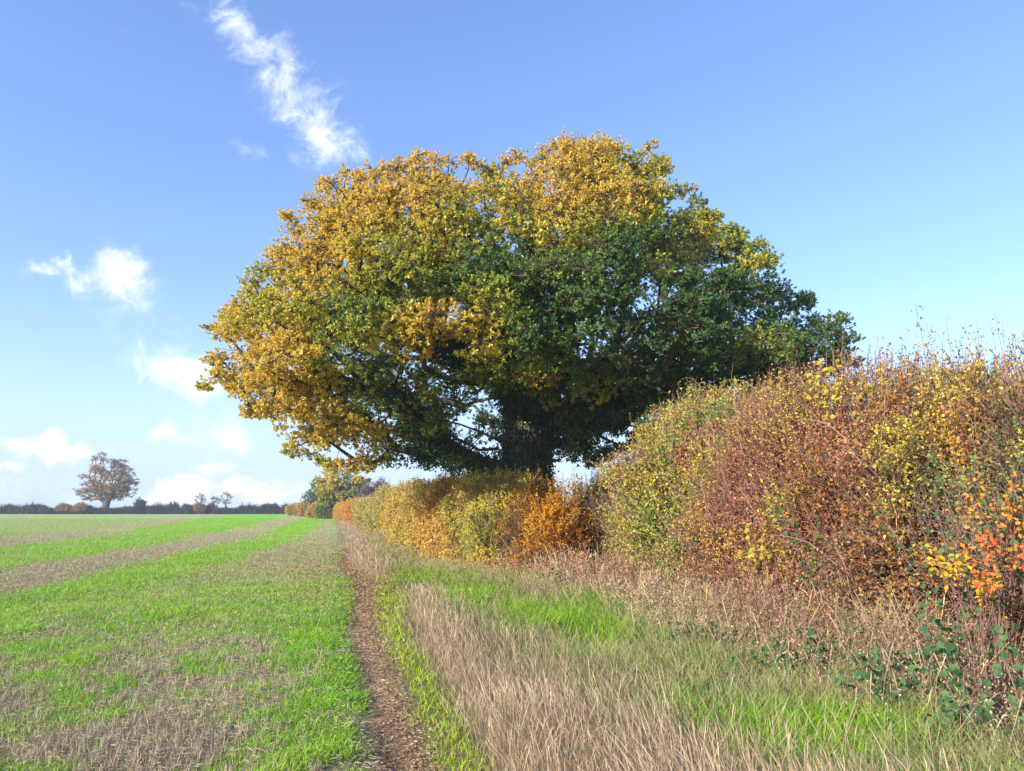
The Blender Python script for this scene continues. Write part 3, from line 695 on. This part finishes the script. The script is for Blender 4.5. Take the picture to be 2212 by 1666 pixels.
# ------------------------------------------------------------------ shrubs
HD = norm(np.array([[-.27, 1.0, 0]]))[0]; HN = np.array([-HD[1], HD[0], 0])   # along the hedge, and out of it towards the path
def shrub(name, label, cx, cy, rl, rw, h, z0=0., n_stem=40, n_twig=2500, nl=14, L_=.035, W_=.022, colf=None, twlen=(.25, .6), stemcol=(.13, .09, .07), twcol=(.17, .12, .10),
          up=.6, tr=.004, group=None, shell=.35, leafp=1.0, nf=1.1, amp=.25, sprig=0, part='foliage', sprh=.5, boxy=2.2, axis=None, low=0.0, cat='shrub', patchy=.6, canes=0):
    """a hedge shrub: stems from the ground, twigs through the outer shell of its volume and a leaf every few centimetres of twig"""
    H = HD if axis is None else axis; Nn = np.array([-H[1], H[0], 0])
    root = np.array([cx, cy, float(ground_z(cx, cy)) - .03]); t = thing(name, root, label, cat, group)
    def world(q):   # q in unit box (-1..1, -1..1, 0..1)
        return root + q[:, :1] * rl * H + q[:, 1:2] * rw * Nn + q[:, 2:3] * np.array([0, 0, h])
    def shellpts(n, lo):
        d = rdir(n); d[:, 2] = d[:, 2] * .5 + .5 - 0; dd = np.stack([d[:, 0], d[:, 1], (d[:, 2] - .42) * 2], 1)
        dd = dd / (np.sum(np.abs(dd) ** boxy, 1, keepdims=True) ** (1 / boxy))
        fz = np.clip((1 - np.clip(-dd[:, 2], 0, .99) ** boxy), .05, 1) ** (-.85 / boxy); dd[:, :2] *= fz[:, None]
        w = world(np.stack([dd[:, 0], dd[:, 1], dd[:, 2] * .5 + .5], 1))
        am = .96 + amp * (fbm(w[:, 0] * nf, w[:, 1] * nf, w[:, 2] * nf, seed=int(abs(cx * 7 + cy)) % 90, o=4) - .5) * 3.2
        r = (1 - lo) + lo * rng.uniform(0, 1, n) ** .6
        q = dd * (am * r)[:, None]; q[:, 2] = q[:, 2] * .5 + .5
        q = q[q[:, 2] > low]
        return q, am
    # stems
    b = np.stack([rng.uniform(-.75, .75, n_stem), rng.uniform(-.4, .4, n_stem), np.zeros(n_stem)], 1)
    e = np.stack([np.clip(b[:, 0] + rng.normal(size=n_stem) * .25, -.9, .9), rng.uniform(-.75, .75, n_stem), rng.uniform(.55, .97, n_stem)], 1)
    bw, ew = world(b), world(e); f = np.linspace(0, 1, 6)[None, :, None]
    pts = bw[:, None] * (1 - f) + ew[:, None] * f; bow = (rdir(n_stem) * .10 * h)[:, None] * np.sin(pi * f); pts = pts + bow + rng.normal(size=pts.shape) * .02 * (f > 0)
    pts[:, :, 2] = bw[:, None, 2] + (ew - bw)[:, None, 2] * f[:, :, 0] ** .85
    mb = MB(); sc_ = np.array([[.013, .011, .009, .007, .005, .003]]) * rng.uniform(.6, 1.5, (n_stem, 1)) * (h / 2.6) * max(1, tr / .004)
    tubes(mb, pts, sc_, 4, vary(np.tile(stemcol, (n_stem, 1)), .2)); mb.build('stems', M_TWIG, t, origin=root)
    if canes:   # long arching shoots over the face of the shrub
        qc, _ = shellpts(canes, .12); sC = world(qc); nC = len(sC); out = norm(sC - root - [0, 0, h * .4]); out[:, 2] = 0
        dC = norm(out * .5 + np.array([0, 0, .9]) + rdir(nC) * .6); lC = rng.uniform(.6, 1.5, (nC, 1)); fC = np.linspace(-.4, 1, 8)[None, :, None]
        pC = sC[:, None] + dC[:, None] * lC[:, None] * fC * .7 - np.array([0, 0, .38]) * lC[:, None] * np.clip(fC, 0, 1) ** 2 + rng.normal(size=(nC, 8, 3)) * .012
        mb = MB(); tubes(mb, pC, np.linspace(.0055, .0018, 8)[None], 4, vary(np.tile((.32, .19, .13), (nC, 1)), .35)); mb.build('canes', M_TWIG, t, origin=root)['kind'] = 'stuff'
    # twigs and leaves
    q, am = shellpts(n_twig, shell); s0 = world(q); n = len(s0); cen = world(np.stack([q[:, 0] * .8, np.zeros(n), np.full(n, .35)], 1))
    d = norm(norm(s0 - cen) * .55 + np.array([0, 0, up]) + rdir(n) * .75); ln = rng.uniform(*twlen, n)[:, None]
    if sprig:
        k = rng.uniform(0, 1, n) < sprig * (q[:, 2] > .85); d = np.where(k[:, None], norm(d * .3 + [0, 0, 1]), d); ln = np.where(k[:, None], ln * (1 + sprh * 2 * rng.uniform(size=(n, 1))), ln)
    s0 = s0 - d * ln * .6; curve = rdir(n) * ln * .13
    p1 = s0 + d * ln * .5 + curve; p2 = s0 + d * ln + curve * .5 + np.array([0, 0, -.04]) * ln
    mb = MB(); tubes(mb, np.stack([s0, p1, p2], 1), np.array([[tr, tr * .8, tr * .4]]), 3, vary(np.tile(twcol, (n, 1)), .25)); mb.build('twigs', M_TWIG, t, origin=root)['kind'] = 'stuff'
    dens = rng.uniform(0, 1, n) < leafp * np.clip((fbm(s0[:, 0] * 1.7, s0[:, 1] * 1.7, s0[:, 2] * 1.7, seed=77) - .36) * 6, patchy, 1)
    ids = np.repeat(np.arange(n)[dens], nl); f = rng.uniform(.12, 1, len(ids))[:, None]
    base = np.where(f < .5, s0[ids] + (p1 - s0)[ids] * f * 2, p1[ids] + (p2 - p1)[ids] * (f - .5) * 2)
    dl = norm(d[ids] * .5 + rdir(len(ids)))
    mb = MB(); leaves(mb, base, dl, L_ * rng.uniform(.65, 1.3, len(ids)), W_ * rng.uniform(.65, 1.25, len(ids)), colf(base, ids), nrm=HN * .4 + np.array([0, 0, .5]))
    mb.build(part, M_LEAF, t, origin=root)
    return t
PATCH = [[(.16, .26, .07), (.26, .34, .09)], [(.72, .40, .06), (.76, .54, .08)], [(.50, .20, .12), (.58, .30, .14)], [(.56, .48, .07), (.66, .52, .08)], [(.34, .20, .11), (.44, .29, .16)]]
def hedgecf(cols, seed, sc=.9, jit=.6, am=.22, mix=.43):
    # each shrub's own colours, with neighbours of the mixed hedge growing through it
    b = cf(cols, seed, sc, jit, am)
    def f(p, idx):
        c = b(p, idx)
        for k, pp in enumerate(PATCH):
            m_ = fbm(p[:, 0] * 1.15, p[:, 1] * 1.15, p[:, 2] * 1.15, seed=200 + 5 * k, o=3) + rng.normal(size=len(p)) * .05 > 1.0 - mix * .82
            c = np.where(m_[:, None], vary(pal(pp, rng.uniform(0, 1, len(p))), am), c)
        return c
    return f
def hedge_at(px, Y): return XW(px, Y), Y

YEL = [(.30, .30, .05), (.50, .40, .06), (.62, .42, .05), (.66, .38, .05)]
# near hedge: three big mixed shrubs, right to left
shrub('hedge_shrub', 'tall rust coloured right hand hedge shrub with orange and yellow leaves', 5.55, 8.1, 3.5, 1.95, 3.1, n_stem=110, n_twig=17000, nl=14, L_=.043, W_=.030,
      colf=hedgecf([(.08, .11, .04), (.19, .10, .05), (.42, .25, .04), (.33, .14, .05), (.60, .32, .04), (.48, .15, .04), (.25, .09, .05)], 11, .9, .7), shell=.45, sprig=.5, sprh=.9, amp=.42, leafp=.95, twcol=(.17, .10, .075), cat='shrub', nf=.75, patchy=.12, canes=260)
shrub('hedge_shrub', 'bare looking hedge shrub of dense reddish twigs with small tawny leaves', 4.75, 11.3, 2.6, 1.7, 3.35, n_stem=110, n_twig=15000, nl=11, L_=.040, W_=.026,
      colf=hedgecf([(.32, .11, .10), (.38, .18, .11), (.50, .32, .13), (.48, .24, .10), (.60, .34, .08), (.36, .12, .11)], 12, .8, .6), shell=.5, sprig=.4, sprh=.6, amp=.42, leafp=.9, nf=.75, patchy=.15, canes=260, twcol=(.22, .10, .085), stemcol=(.18, .09, .07))
shrub('hazel_shrub', 'yellow green hedge shrub left of the reddish twiggy one, facing the oak', 3.9, 14.6, 2.3, 1.6, 3.55, n_stem=90, n_twig=11000, nl=12, L_=.06, W_=.042,
      colf=hedgecf([(.12, .24, .06), (.28, .38, .07), (.42, .48, .08), (.56, .50, .08), (.60, .42, .08)], 13, .9, .6), shell=.45, sprig=.35, sprh=.5, amp=.42, leafp=.95, nf=.8, patchy=.3, canes=150, twcol=(.24, .18, .12))
shrub('hedge_shrub', 'low brown and olive shrub at the right edge before the tall rust coloured one', 5.65, 5.5, 2.2, 2.0, 2.3, n_stem=70, n_twig=8000, nl=12, L_=.036, W_=.026,
      colf=hedgecf([(.20, .12, .05), (.34, .20, .05), (.56, .30, .05), (.50, .36, .06)], 15, .9, .7), shell=.45, sprig=.4, amp=.35, leafp=.9, patchy=.2, canes=60)
# orange shrub and dark tangle below the great oak
x, y = hedge_at(1195, 18.3)
shrub('hornbeam_shrub', 'low glowing orange shrub at the foot of the great oak', x, y + .3, 1.2, 1.2, 1.75, n_stem=40, n_twig=4600, nl=14, L_=.055, W_=.036,
      colf=cf([(.40, .18, .02), (.72, .33, .02), (.82, .46, .02), (.74, .30, .03)], 16, 1.2, .6), shell=.75, amp=.7, nf=1.3, patchy=0, twcol=(.14, .08, .05), sprig=.6, boxy=2.0, canes=40)
shrub('thorn_shrub', 'brown and olive thorn bush hiding the foot of the ivy covered trunk', XW(1120, 20.2), 20.2, .9, .75, 1.35, n_stem=40, n_twig=2600, nl=9, L_=.05, W_=.034,
      colf=cf([(.14, .16, .06), (.26, .22, .08), (.34, .26, .09), (.24, .16, .08)], 18, 1.2, .6), shell=.6, amp=.45, nf=1.3, sprig=.5, leafp=.9, patchy=.3, twcol=(.14, .1, .08))
x, y = hedge_at(1325, 18.9)
shrub('thorn_shrub', 'dark brown nearly leafless tangle between the orange shrub and the yellow green one', x + .1, y, 2.2, 1.0, 2.5, n_stem=120, n_twig=6000, nl=5, L_=.05, W_=.03,
      colf=hedgecf([(.08, .08, .04), (.16, .14, .05), (.24, .17, .07)], 17, 1.0, .5), shell=.55, amp=.25, sprig=.6, sprh=.8, leafp=.6, twcol=(.14, .09, .07))
# the clipped yellow hedge running away
HB = [ # px centre, distance, half length along, half width, height, colours, wording
    (1045, 20.8, 1.9, 1.3, 2.45, [(.36, .38, .07), (.58, .52, .08), (.70, .54, .08), (.74, .46, .08)], 'rounded yellow green bush directly left of the oak trunk'),
    (966, 24.2, 2.2, 1.15, 2.5, [(.68, .38, .09), (.76, .46, .09), (.78, .55, .10), (.62, .46, .10)], 'bright orange yellow bush, tallest glow of the clipped hedge'),
    (904, 29, 2.5, 1.1, 2.5, [(.46, .42, .09), (.62, .48, .09), (.70, .50, .09), (.50, .38, .14)], 'olive gold bush in the middle of the clipped hedge'),
    (860, 35.5, 3.1, .95, 2.4, [(.52, .42, .10), (.70, .50, .09), (.72, .46, .08), (.46, .40, .13)], 'amber bush beyond the olive gold one in the clipped hedge'),
    (824, 44, 4.2, 1.0, 2.45, [(.42, .40, .12), (.52, .44, .12), (.56, .44, .13)], 'dull khaki bush halfway down the clipped hedge'),
    (790, 58, 6.0, 1.0, 2.4, [(.42, .40, .12), (.58, .46, .12), (.60, .44, .11)], 'pale khaki bush before the far orange one in the clipped hedge'),
    (762, 74, 8.5, 1.0, 2.3, [(.62, .34, .06), (.70, .36, .07), (.60, .30, .08)], 'bright orange bush near the far end of the clipped hedge'),
    (737, 92, 7.0, 1.0, 2.2, [(.66, .40, .08), (.62, .38, .10)], 'small yellow bush at the far end of the clipped hedge')]
for k, (px, Y, rl, rw, h, cols, lab) in enumerate(HB):
    x = XW(px, Y); sc = Y / 22
    shrub('hedge_bush', lab, x + .3, Y, rl * 1.3, rw, h, n_stem=30, n_twig=int(7600 / sc ** .35), nl=15, L_=.058 * sc ** .6, W_=.042 * sc ** .6,
          colf=hedgecf(cols, 20 + k, 0.9, .6, mix=.22), twlen=(.2, .5), shell=.5, amp=.5, nf=.8, sprig=.8, patchy=.4, sprh=.6, tr=.004 * sc ** .5, group='bushes of the clipped autumn hedge', boxy=2.3, twcol=(.3, .2, .12))
# hedge turning left at the field corner
rx = np.array([1.0, .05, 0])
for k, (px, Y, cols, lab, hh) in enumerate(((645, 142, [(.72, .42, .09), (.66, .44, .10), (.52, .38, .12)], 'orange brown hedge bush at the far field corner, left end', 2.4),
                                    (668, 127, [(.56, .42, .12), (.66, .42, .12), (.52, .38, .14)], 'pale russet hedge bush at the far field corner, second from its left end', 2.5),
                                    (692, 114, [(.60, .40, .10), (.68, .42, .09), (.46, .40, .12)], 'tawny hedge bush at the far field corner, below the blue green tree', 2.3),
                                    (716, 106, [(.16, .22, .06), (.26, .30, .08), (.34, .28, .09)], 'green hedge bush at the far field corner, below the olive tree', 2.2))):
    shrub('hedge_bush', lab, XW(px, Y), Y, 2.3, 1.1, hh, n_stem=14, n_twig=1700, nl=10, L_=.16, W_=.11, colf=cf(cols, 40 + k, .5, .5), twlen=(.4, .8), shell=.5, amp=.3, tr=.012,
          group='hedge bushes at the far field corner', axis=rx)

# far dark hedge along the horizon: a few kinds, copied
def copy_tree(o, loc, rz, scale, label=None):
    c = o.copy(); scene.collection.objects.link(c); c.location = loc; c.rotation_euler = (0, 0, rz); c.scale = scale
    if label: c['label'] = label
    for ch in list(o.children):
        d = ch.copy(); scene.collection.objects.link(d); d.parent = c
    return c
FG = 'dark bushes of the distant hedge'; DL = 'dark leafless bush in the distant hedge along the field edge'
BH = 176.0
protos = []
for k in range(4):
    cols = [[(.045, .05, .045), (.07, .07, .06)], [(.06, .06, .055), (.11, .09, .08)], [(.05, .06, .05), (.08, .09, .06)], [(.08, .07, .07), (.14, .11, .10)]][k]
    protos.append(shrub('field_hedge_bush', DL, XW(8 + k * 17, BH), BH, 1.5, 1.0, 2.0 + .3 * (k % 2), n_stem=30, n_twig=650, nl=6, L_=.2, W_=.12, colf=cf(cols, 50 + k, .6, .5), twlen=(.4, 1.0), shell=.75, amp=.3, tr=.018,
                        group=FG, axis=rx, sprig=.9, sprh=.9, leafp=.8, twcol=(.12, .10, .10), stemcol=(.08, .07, .07)))
for k in range(4, 39):
    px = 8 + k * 16.6
    if px > 628: break
    hz = rng.uniform(.6, 1.2) * (1.12 if 300 < px < 420 else 1)
    p_ = protos[int(rng.integers(0, 4))]
    o = copy_tree(p_, (XW(px, BH), BH + rng.uniform(-.5, .5), -.05), (0 if rng.uniform() < .5 else pi), (1, 1, hz), DL)
for k, (px, w_) in enumerate(((140, 2.2), (172, 1.6), (432, 1.6))):
    shrub('field_hedge_bush', ['broad pale orange bush left of the lone oak in the distant hedge', 'small tawny bush under the left branches of the lone oak', 'tawny orange bush in the right half of the distant hedge'][k], XW(px, BH - 1.6), BH - 1.6, w_, .9, 2.5, z0=0, n_stem=20, n_twig=700, nl=7, L_=.22, W_=.14,
          colf=cf([(.36, .25, .14), (.46, .30, .14), (.30, .22, .14)], 60 + k, .6, .5), twlen=(.4, .9), shell=.6, amp=.3, tr=.014, group=FG, axis=rx, low=.35)
for k, (px, hh, lab) in enumerate(((430, 4.8, 'bare grey tree, leftmost of three standing up from the distant hedge'), (462, 4.2, 'small bare grey tree, middle of three above the distant hedge'), (488, 5.4, 'bare grey tree, rightmost and tallest of three above the distant hedge'), (302, 3.9, 'dense dark ivy covered tree stub in the distant hedge right of the lone oak'))):
    small_tree('hedge_tree', lab, XW(px, BH), BH, 1.6, [(0, 0, hh * .68, hh * .30, hh * .28, hh * .32)], 70 if k < 3 else 110, cf([(.16, .13, .12), (.24, .19, .17)] if k < 3 else [(.05, .06, .05), (.08, .09, .07)], 70 + k), 7, 1 if k < 3 else 7, .2, .1, M_BARKG, group='small trees above the distant hedge', r0=.02, tr=.028, cr=(.4, .8), twcol=(.2, .17, .16))

# ------------------------------------------------------------------ shoots, brambles and weeds in front of the hedge
def shoots(name, label, base, tops, leafL, leafW, cols, stemcol, per, r=.006, cat='shrub', big=True, part='leaves', start=.35, group=None):
    base = np.array(base, float); t = thing(name, base, label, cat, group); tops = np.array(tops, float); n = len(tops)
    f = np.linspace(0, 1, 9)[None, :, None]; b = base + rng.normal(size=(n, 3)) * [.12, .12, 0]
    mid = (b + tops) / 2 + rdir(n) * .12 + np.array([0, 0, .12])
    pts = b[:, None] * (1 - f) ** 2 + 2 * mid[:, None] * f * (1 - f) + tops[:, None] * f ** 2 + rng.normal(size=(n, 9, 3)) * .008
    mb = MB(); tubes(mb, pts, np.linspace(r, r * .3, 9)[None], 5, vary(np.tile(stemcol, (n, 1)), .15)); mb.build('stems', M_TWIG, t, origin=base)
    s_ = np.repeat(np.arange(n), per); g_ = rng.uniform(start, 1, len(s_)) * 7.99; i = g_.astype(int); w = (g_ - i)[:, None]
    p = pts[s_, i] * (1 - w) + pts[s_, i + 1] * w; d = rdir(len(p)); d[:, 2] = d[:, 2] * .6 - .1
    d = norm(d); ped = rng.uniform(.01, .05, (len(p), 1)); c = vary(pal(cols, rng.uniform(0, 1, len(p))), .15); mb = MB()
    fn = bigleaves if big else leaves
    fn(mb, p + d * ped, d, leafL * rng.uniform(.7, 1.2, len(p)), leafW * rng.uniform(.7, 1.2, len(p)), c, np.array([-.4, -.6, .5])[None])
    mb.build(part, M_LEAF, t, origin=base)
    return t
YL = [(.50, .45, .05), (.62, .50, .05), (.66, .44, .05), (.45, .45, .08)]
Gz = lambda x, y: float(ground_z(x, y))
def foot(px, Y): x = XW(px, Y); return (x, Y, Gz(x, Y))
shoots('hazel_shoot', 'tall hazel shoot of big round yellow leaves against the dark oak crown', foot(1790, 10.0), [P(1775, 765, 10.1), P(1800, 775, 9.9), P(1750, 800, 10.0), P(1795, 830, 9.8)], .075, .07, YL, (.26, .2, .12), 16, start=.82)
shoots('hazel_shoot', 'hazel shoot with amber leaves at the hedge top beside the oak edge', foot(1880, 9.6), [P(1870, 790, 9.6), P(1905, 785, 9.5), P(1850, 830, 9.7), P(1930, 800, 9.5)], .07, .06, [(.62, .38, .05), (.68, .46, .10), (.5, .42, .1)], (.3, .2, .14), 14, start=.8)
shoots('hazel_shoot', 'slim shoot with olive leaves standing against blue sky right of the oak', foot(1965, 9.2), [P(1920, 745, 9.2), P(1950, 765, 9.3), P(1990, 790, 9.1)], .055, .05, [(.35, .40, .10), (.5, .45, .15)], (.24, .18, .14), 9, start=.84)
shoots('hazel_shoot', 'low hazel shoot of lemon yellow leaves hanging in the hedge front', foot(1640, 10.6), [P(1640, 1100, 10.3), P(1620, 1130, 10.2), P(1665, 1060, 10.4), P(1600, 1180, 10.1), P(1650, 1190, 10.1)], .075, .07, YL, (.3, .24, .14), 12, start=.3)
shoots('wild_rose', 'arching wild rose stems with small green leaflets, highest above the hedge', foot(2120, 8.0), [P(1975, 655, 8.1), P(2040, 690, 8.0), P(2085, 700, 8.1), P(2000, 700, 8.2), P(2110, 690, 7.9)], .045, .02, [(.16, .26, .14), (.26, .30, .18), (.30, .24, .16)], (.28, .16, .15), 50, r=.009, big=False, start=.66)
shoots('wild_rose', 'wild rose stems with pale leaflets at the top right corner of the hedge', foot(2200, 7.4), [P(2150, 680, 7.4), P(2165, 700, 7.5), P(2210, 710, 7.3), P(2190, 760, 7.4), P(2250, 690, 7.2)], .045, .02, [(.2, .30, .12), (.34, .32, .2), (.34, .2, .16)], (.30, .17, .14), 46, r=.009, big=False, start=.66)
GRN = [(.05, .13, .05), (.09, .20, .07), (.14, .24, .08)]
BR = [(1960, 1490, 5.9, .05, 'bramble sprawl at the hedge foot under the gold leaves, nearest the camera'), (2120, 1570, 5.2, .05, 'bramble in the bottom right corner among straw grass'), (1690, 1480, 7.2, .045, 'faded bramble leaves in straw grass before the hedge'),
      (1755, 1150, 8.8, .05, 'bramble spray with a row of blue green leaves in the hedge front'),
      (1510, 1150, 13.1, .08, 'dark green bramble leaves low in the yellow green shrub'),
      (2050, 1300, 5.9, .05, 'bramble with two large veined green leaves in the orange hedge'),
      (1900, 1450, 6.6, .06, 'low bramble patch of broad green leaves at the hedge foot'),
      (2010, 1540, 6.0, .06, 'bramble patch with yellowing leaves in straw grass below the hedge'),
      (2170, 1500, 5.1, .055, 'dark bramble leaves at the right picture edge low in the hedge'),
      (1560, 1390, 8.9, .05, 'green bramble tangled in straw grass left of the hedge foot'),
      (1790, 1440, 7.3, .055, 'fresh green bramble leaves between the dry grass and the hedge'),
      (1215, 1270, 14.6, .06, 'grey green bramble leaves below the orange shrub'),
      (2110, 1090, 5.6, .05, 'bramble leaves halfway up the right hand hedge'),
      (2050, 1110, 6.1, .04, 'small bramble spray beside the red leaves of the right hand hedge'),
      (1480, 1430, 8.6, .045, 'thin bramble spray in the middle of the dry grass')]
for (px, py, Y, s_, lab) in BR:
    c0 = P(px, py, Y); Yb = Y + .25; b_ = foot(px, Yb)
    tops = [c0 + rng.normal(size=3) * [.32, .12, .20] for _ in range(11)]
    tops = [np.array([q[0], q[1], max(q[2], b_[2] + .12)]) for q in tops]
    shoots('bramble', lab, b_, tops, s_ * 1.15, s_, GRN, (.22, .12, .12), 9, r=.004, cat='bramble', start=.45)
RED = [(.24, .09, .07), (.34, .14, .10), (.34, .2, .13)]
for (px, py, Y, lab) in ((1350, 1290, 13.3, 'patch of deep red weed stems below the dark hedge tangle'), (1620, 1420, 9.3, 'red stemmed weed in dry grass at the hedge foot'), (1725, 1400, 8.2, 'thin red weed stems against the hedge foot, rightmost of the red weeds'), (1290, 1280, 14.4, 'pinkish weed stalks left of the deep red patch')):
    b_ = np.array(foot(px, Y)); t = thing('dock_plant', b_, lab, 'weed', 'red stemmed weeds along the hedge foot'); n = 44
    s0 = b_ + rng.normal(size=(n, 3)) * [.28, .18, 0]; d = norm(rng.normal(size=(n, 3)) * [.22, .22, 0] + [0, 0, 1]); hgt = rng.uniform(.45, .95, (n, 1)) * (1 if px != 1725 else .7)
    mb = MB(); pts = np.stack([s0, s0 + d * hgt * .5 + rdir(n) * .02, s0 + d * hgt], 1); tubes(mb, pts, np.array([[.005, .004, .002]]), 3, vary(np.tile(RED[0], (n, 1)), .25)); mb.build('stems', M_TWIG, t, origin=b_)
    ids = np.repeat(np.arange(n), 26); f = rng.uniform(.4, 1, (len(ids), 1)); p = s0[ids] + d[ids] * hgt[ids] * f
    mb = MB(); leaves(mb, p, rdir(len(p)) + [0, 0, .5], rng.uniform(.015, .035, len(p)), .012, vary(pal(RED, rng.uniform(0, 1, len(p))), .2)); mb.build('seed_heads', M_STRAW, t, origin=b_)
# sprays of vivid leaves inside the right hand hedge
for (px, py, Y, cols, lab) in ((2150, 1080, 5.5, [(.62, .22, .05), (.66, .34, .05)], 'cluster of vivid orange leaves on the right hand hedge'),
                               (2110, 1220, 5.6, [(.66, .42, .04), (.70, .36, .04)], 'cluster of golden leaves low on the right hand hedge'),
                               (2185, 1190, 5.2, [(.60, .10, .05), (.62, .24, .06)], 'cluster of red leaves at the right edge of the hedge'),
                               (1160, 1230, 16.3, [(.62, .18, .08), (.66, .26, .08)], 'small red tipped spray in front of the orange shrub'),
                               (1735, 940, 10.0, [(.66, .40, .05), (.6, .45, .07)], 'orange yellow leaf spray on the reddish twiggy shrub')):
    c0 = P(px, py, Y); b_ = foot(px, Y + .5)
    tops = [c0 + rng.normal(size=3) * [.17, .1, .14] for _ in range(9)]
    shoots('autumn_spray', lab, b_, tops, .045, .03, cols, (.24, .14, .1), 22, r=.004, cat='leaf spray', big=False, start=.84, group='bright leaf sprays in the hedge')

# ------------------------------------------------------------------ the air
mb = MB(); a = np.array([[-190, -12, -1.6], [70, -12, -1.6], [70, 225, -1.6], [-190, 225, -1.6], [-190, -12, 16.5], [70, -12, 16.5], [70, 225, 16.5], [-190, 225, 16.5]], float)
mb.add(a, [np.array([[0, 3, 2, 1], [4, 5, 6, 7], [0, 1, 5, 4], [1, 2, 6, 5], [2, 3, 7, 6], [3, 0, 4, 7]])], np.ones((8, 3)))
hm, ht, ho = base_mat('thin_haze'); pv = ht.nodes.new('ShaderNodeVolumePrincipled'); pv.inputs['Density'].default_value = .0006; pv.inputs['Color'].default_value = (.78, .88, 1, 1)
ht.links.new(pv.outputs[0], ho.inputs['Volume'])
tag(mb.build('haze', hm), kind='stuff')
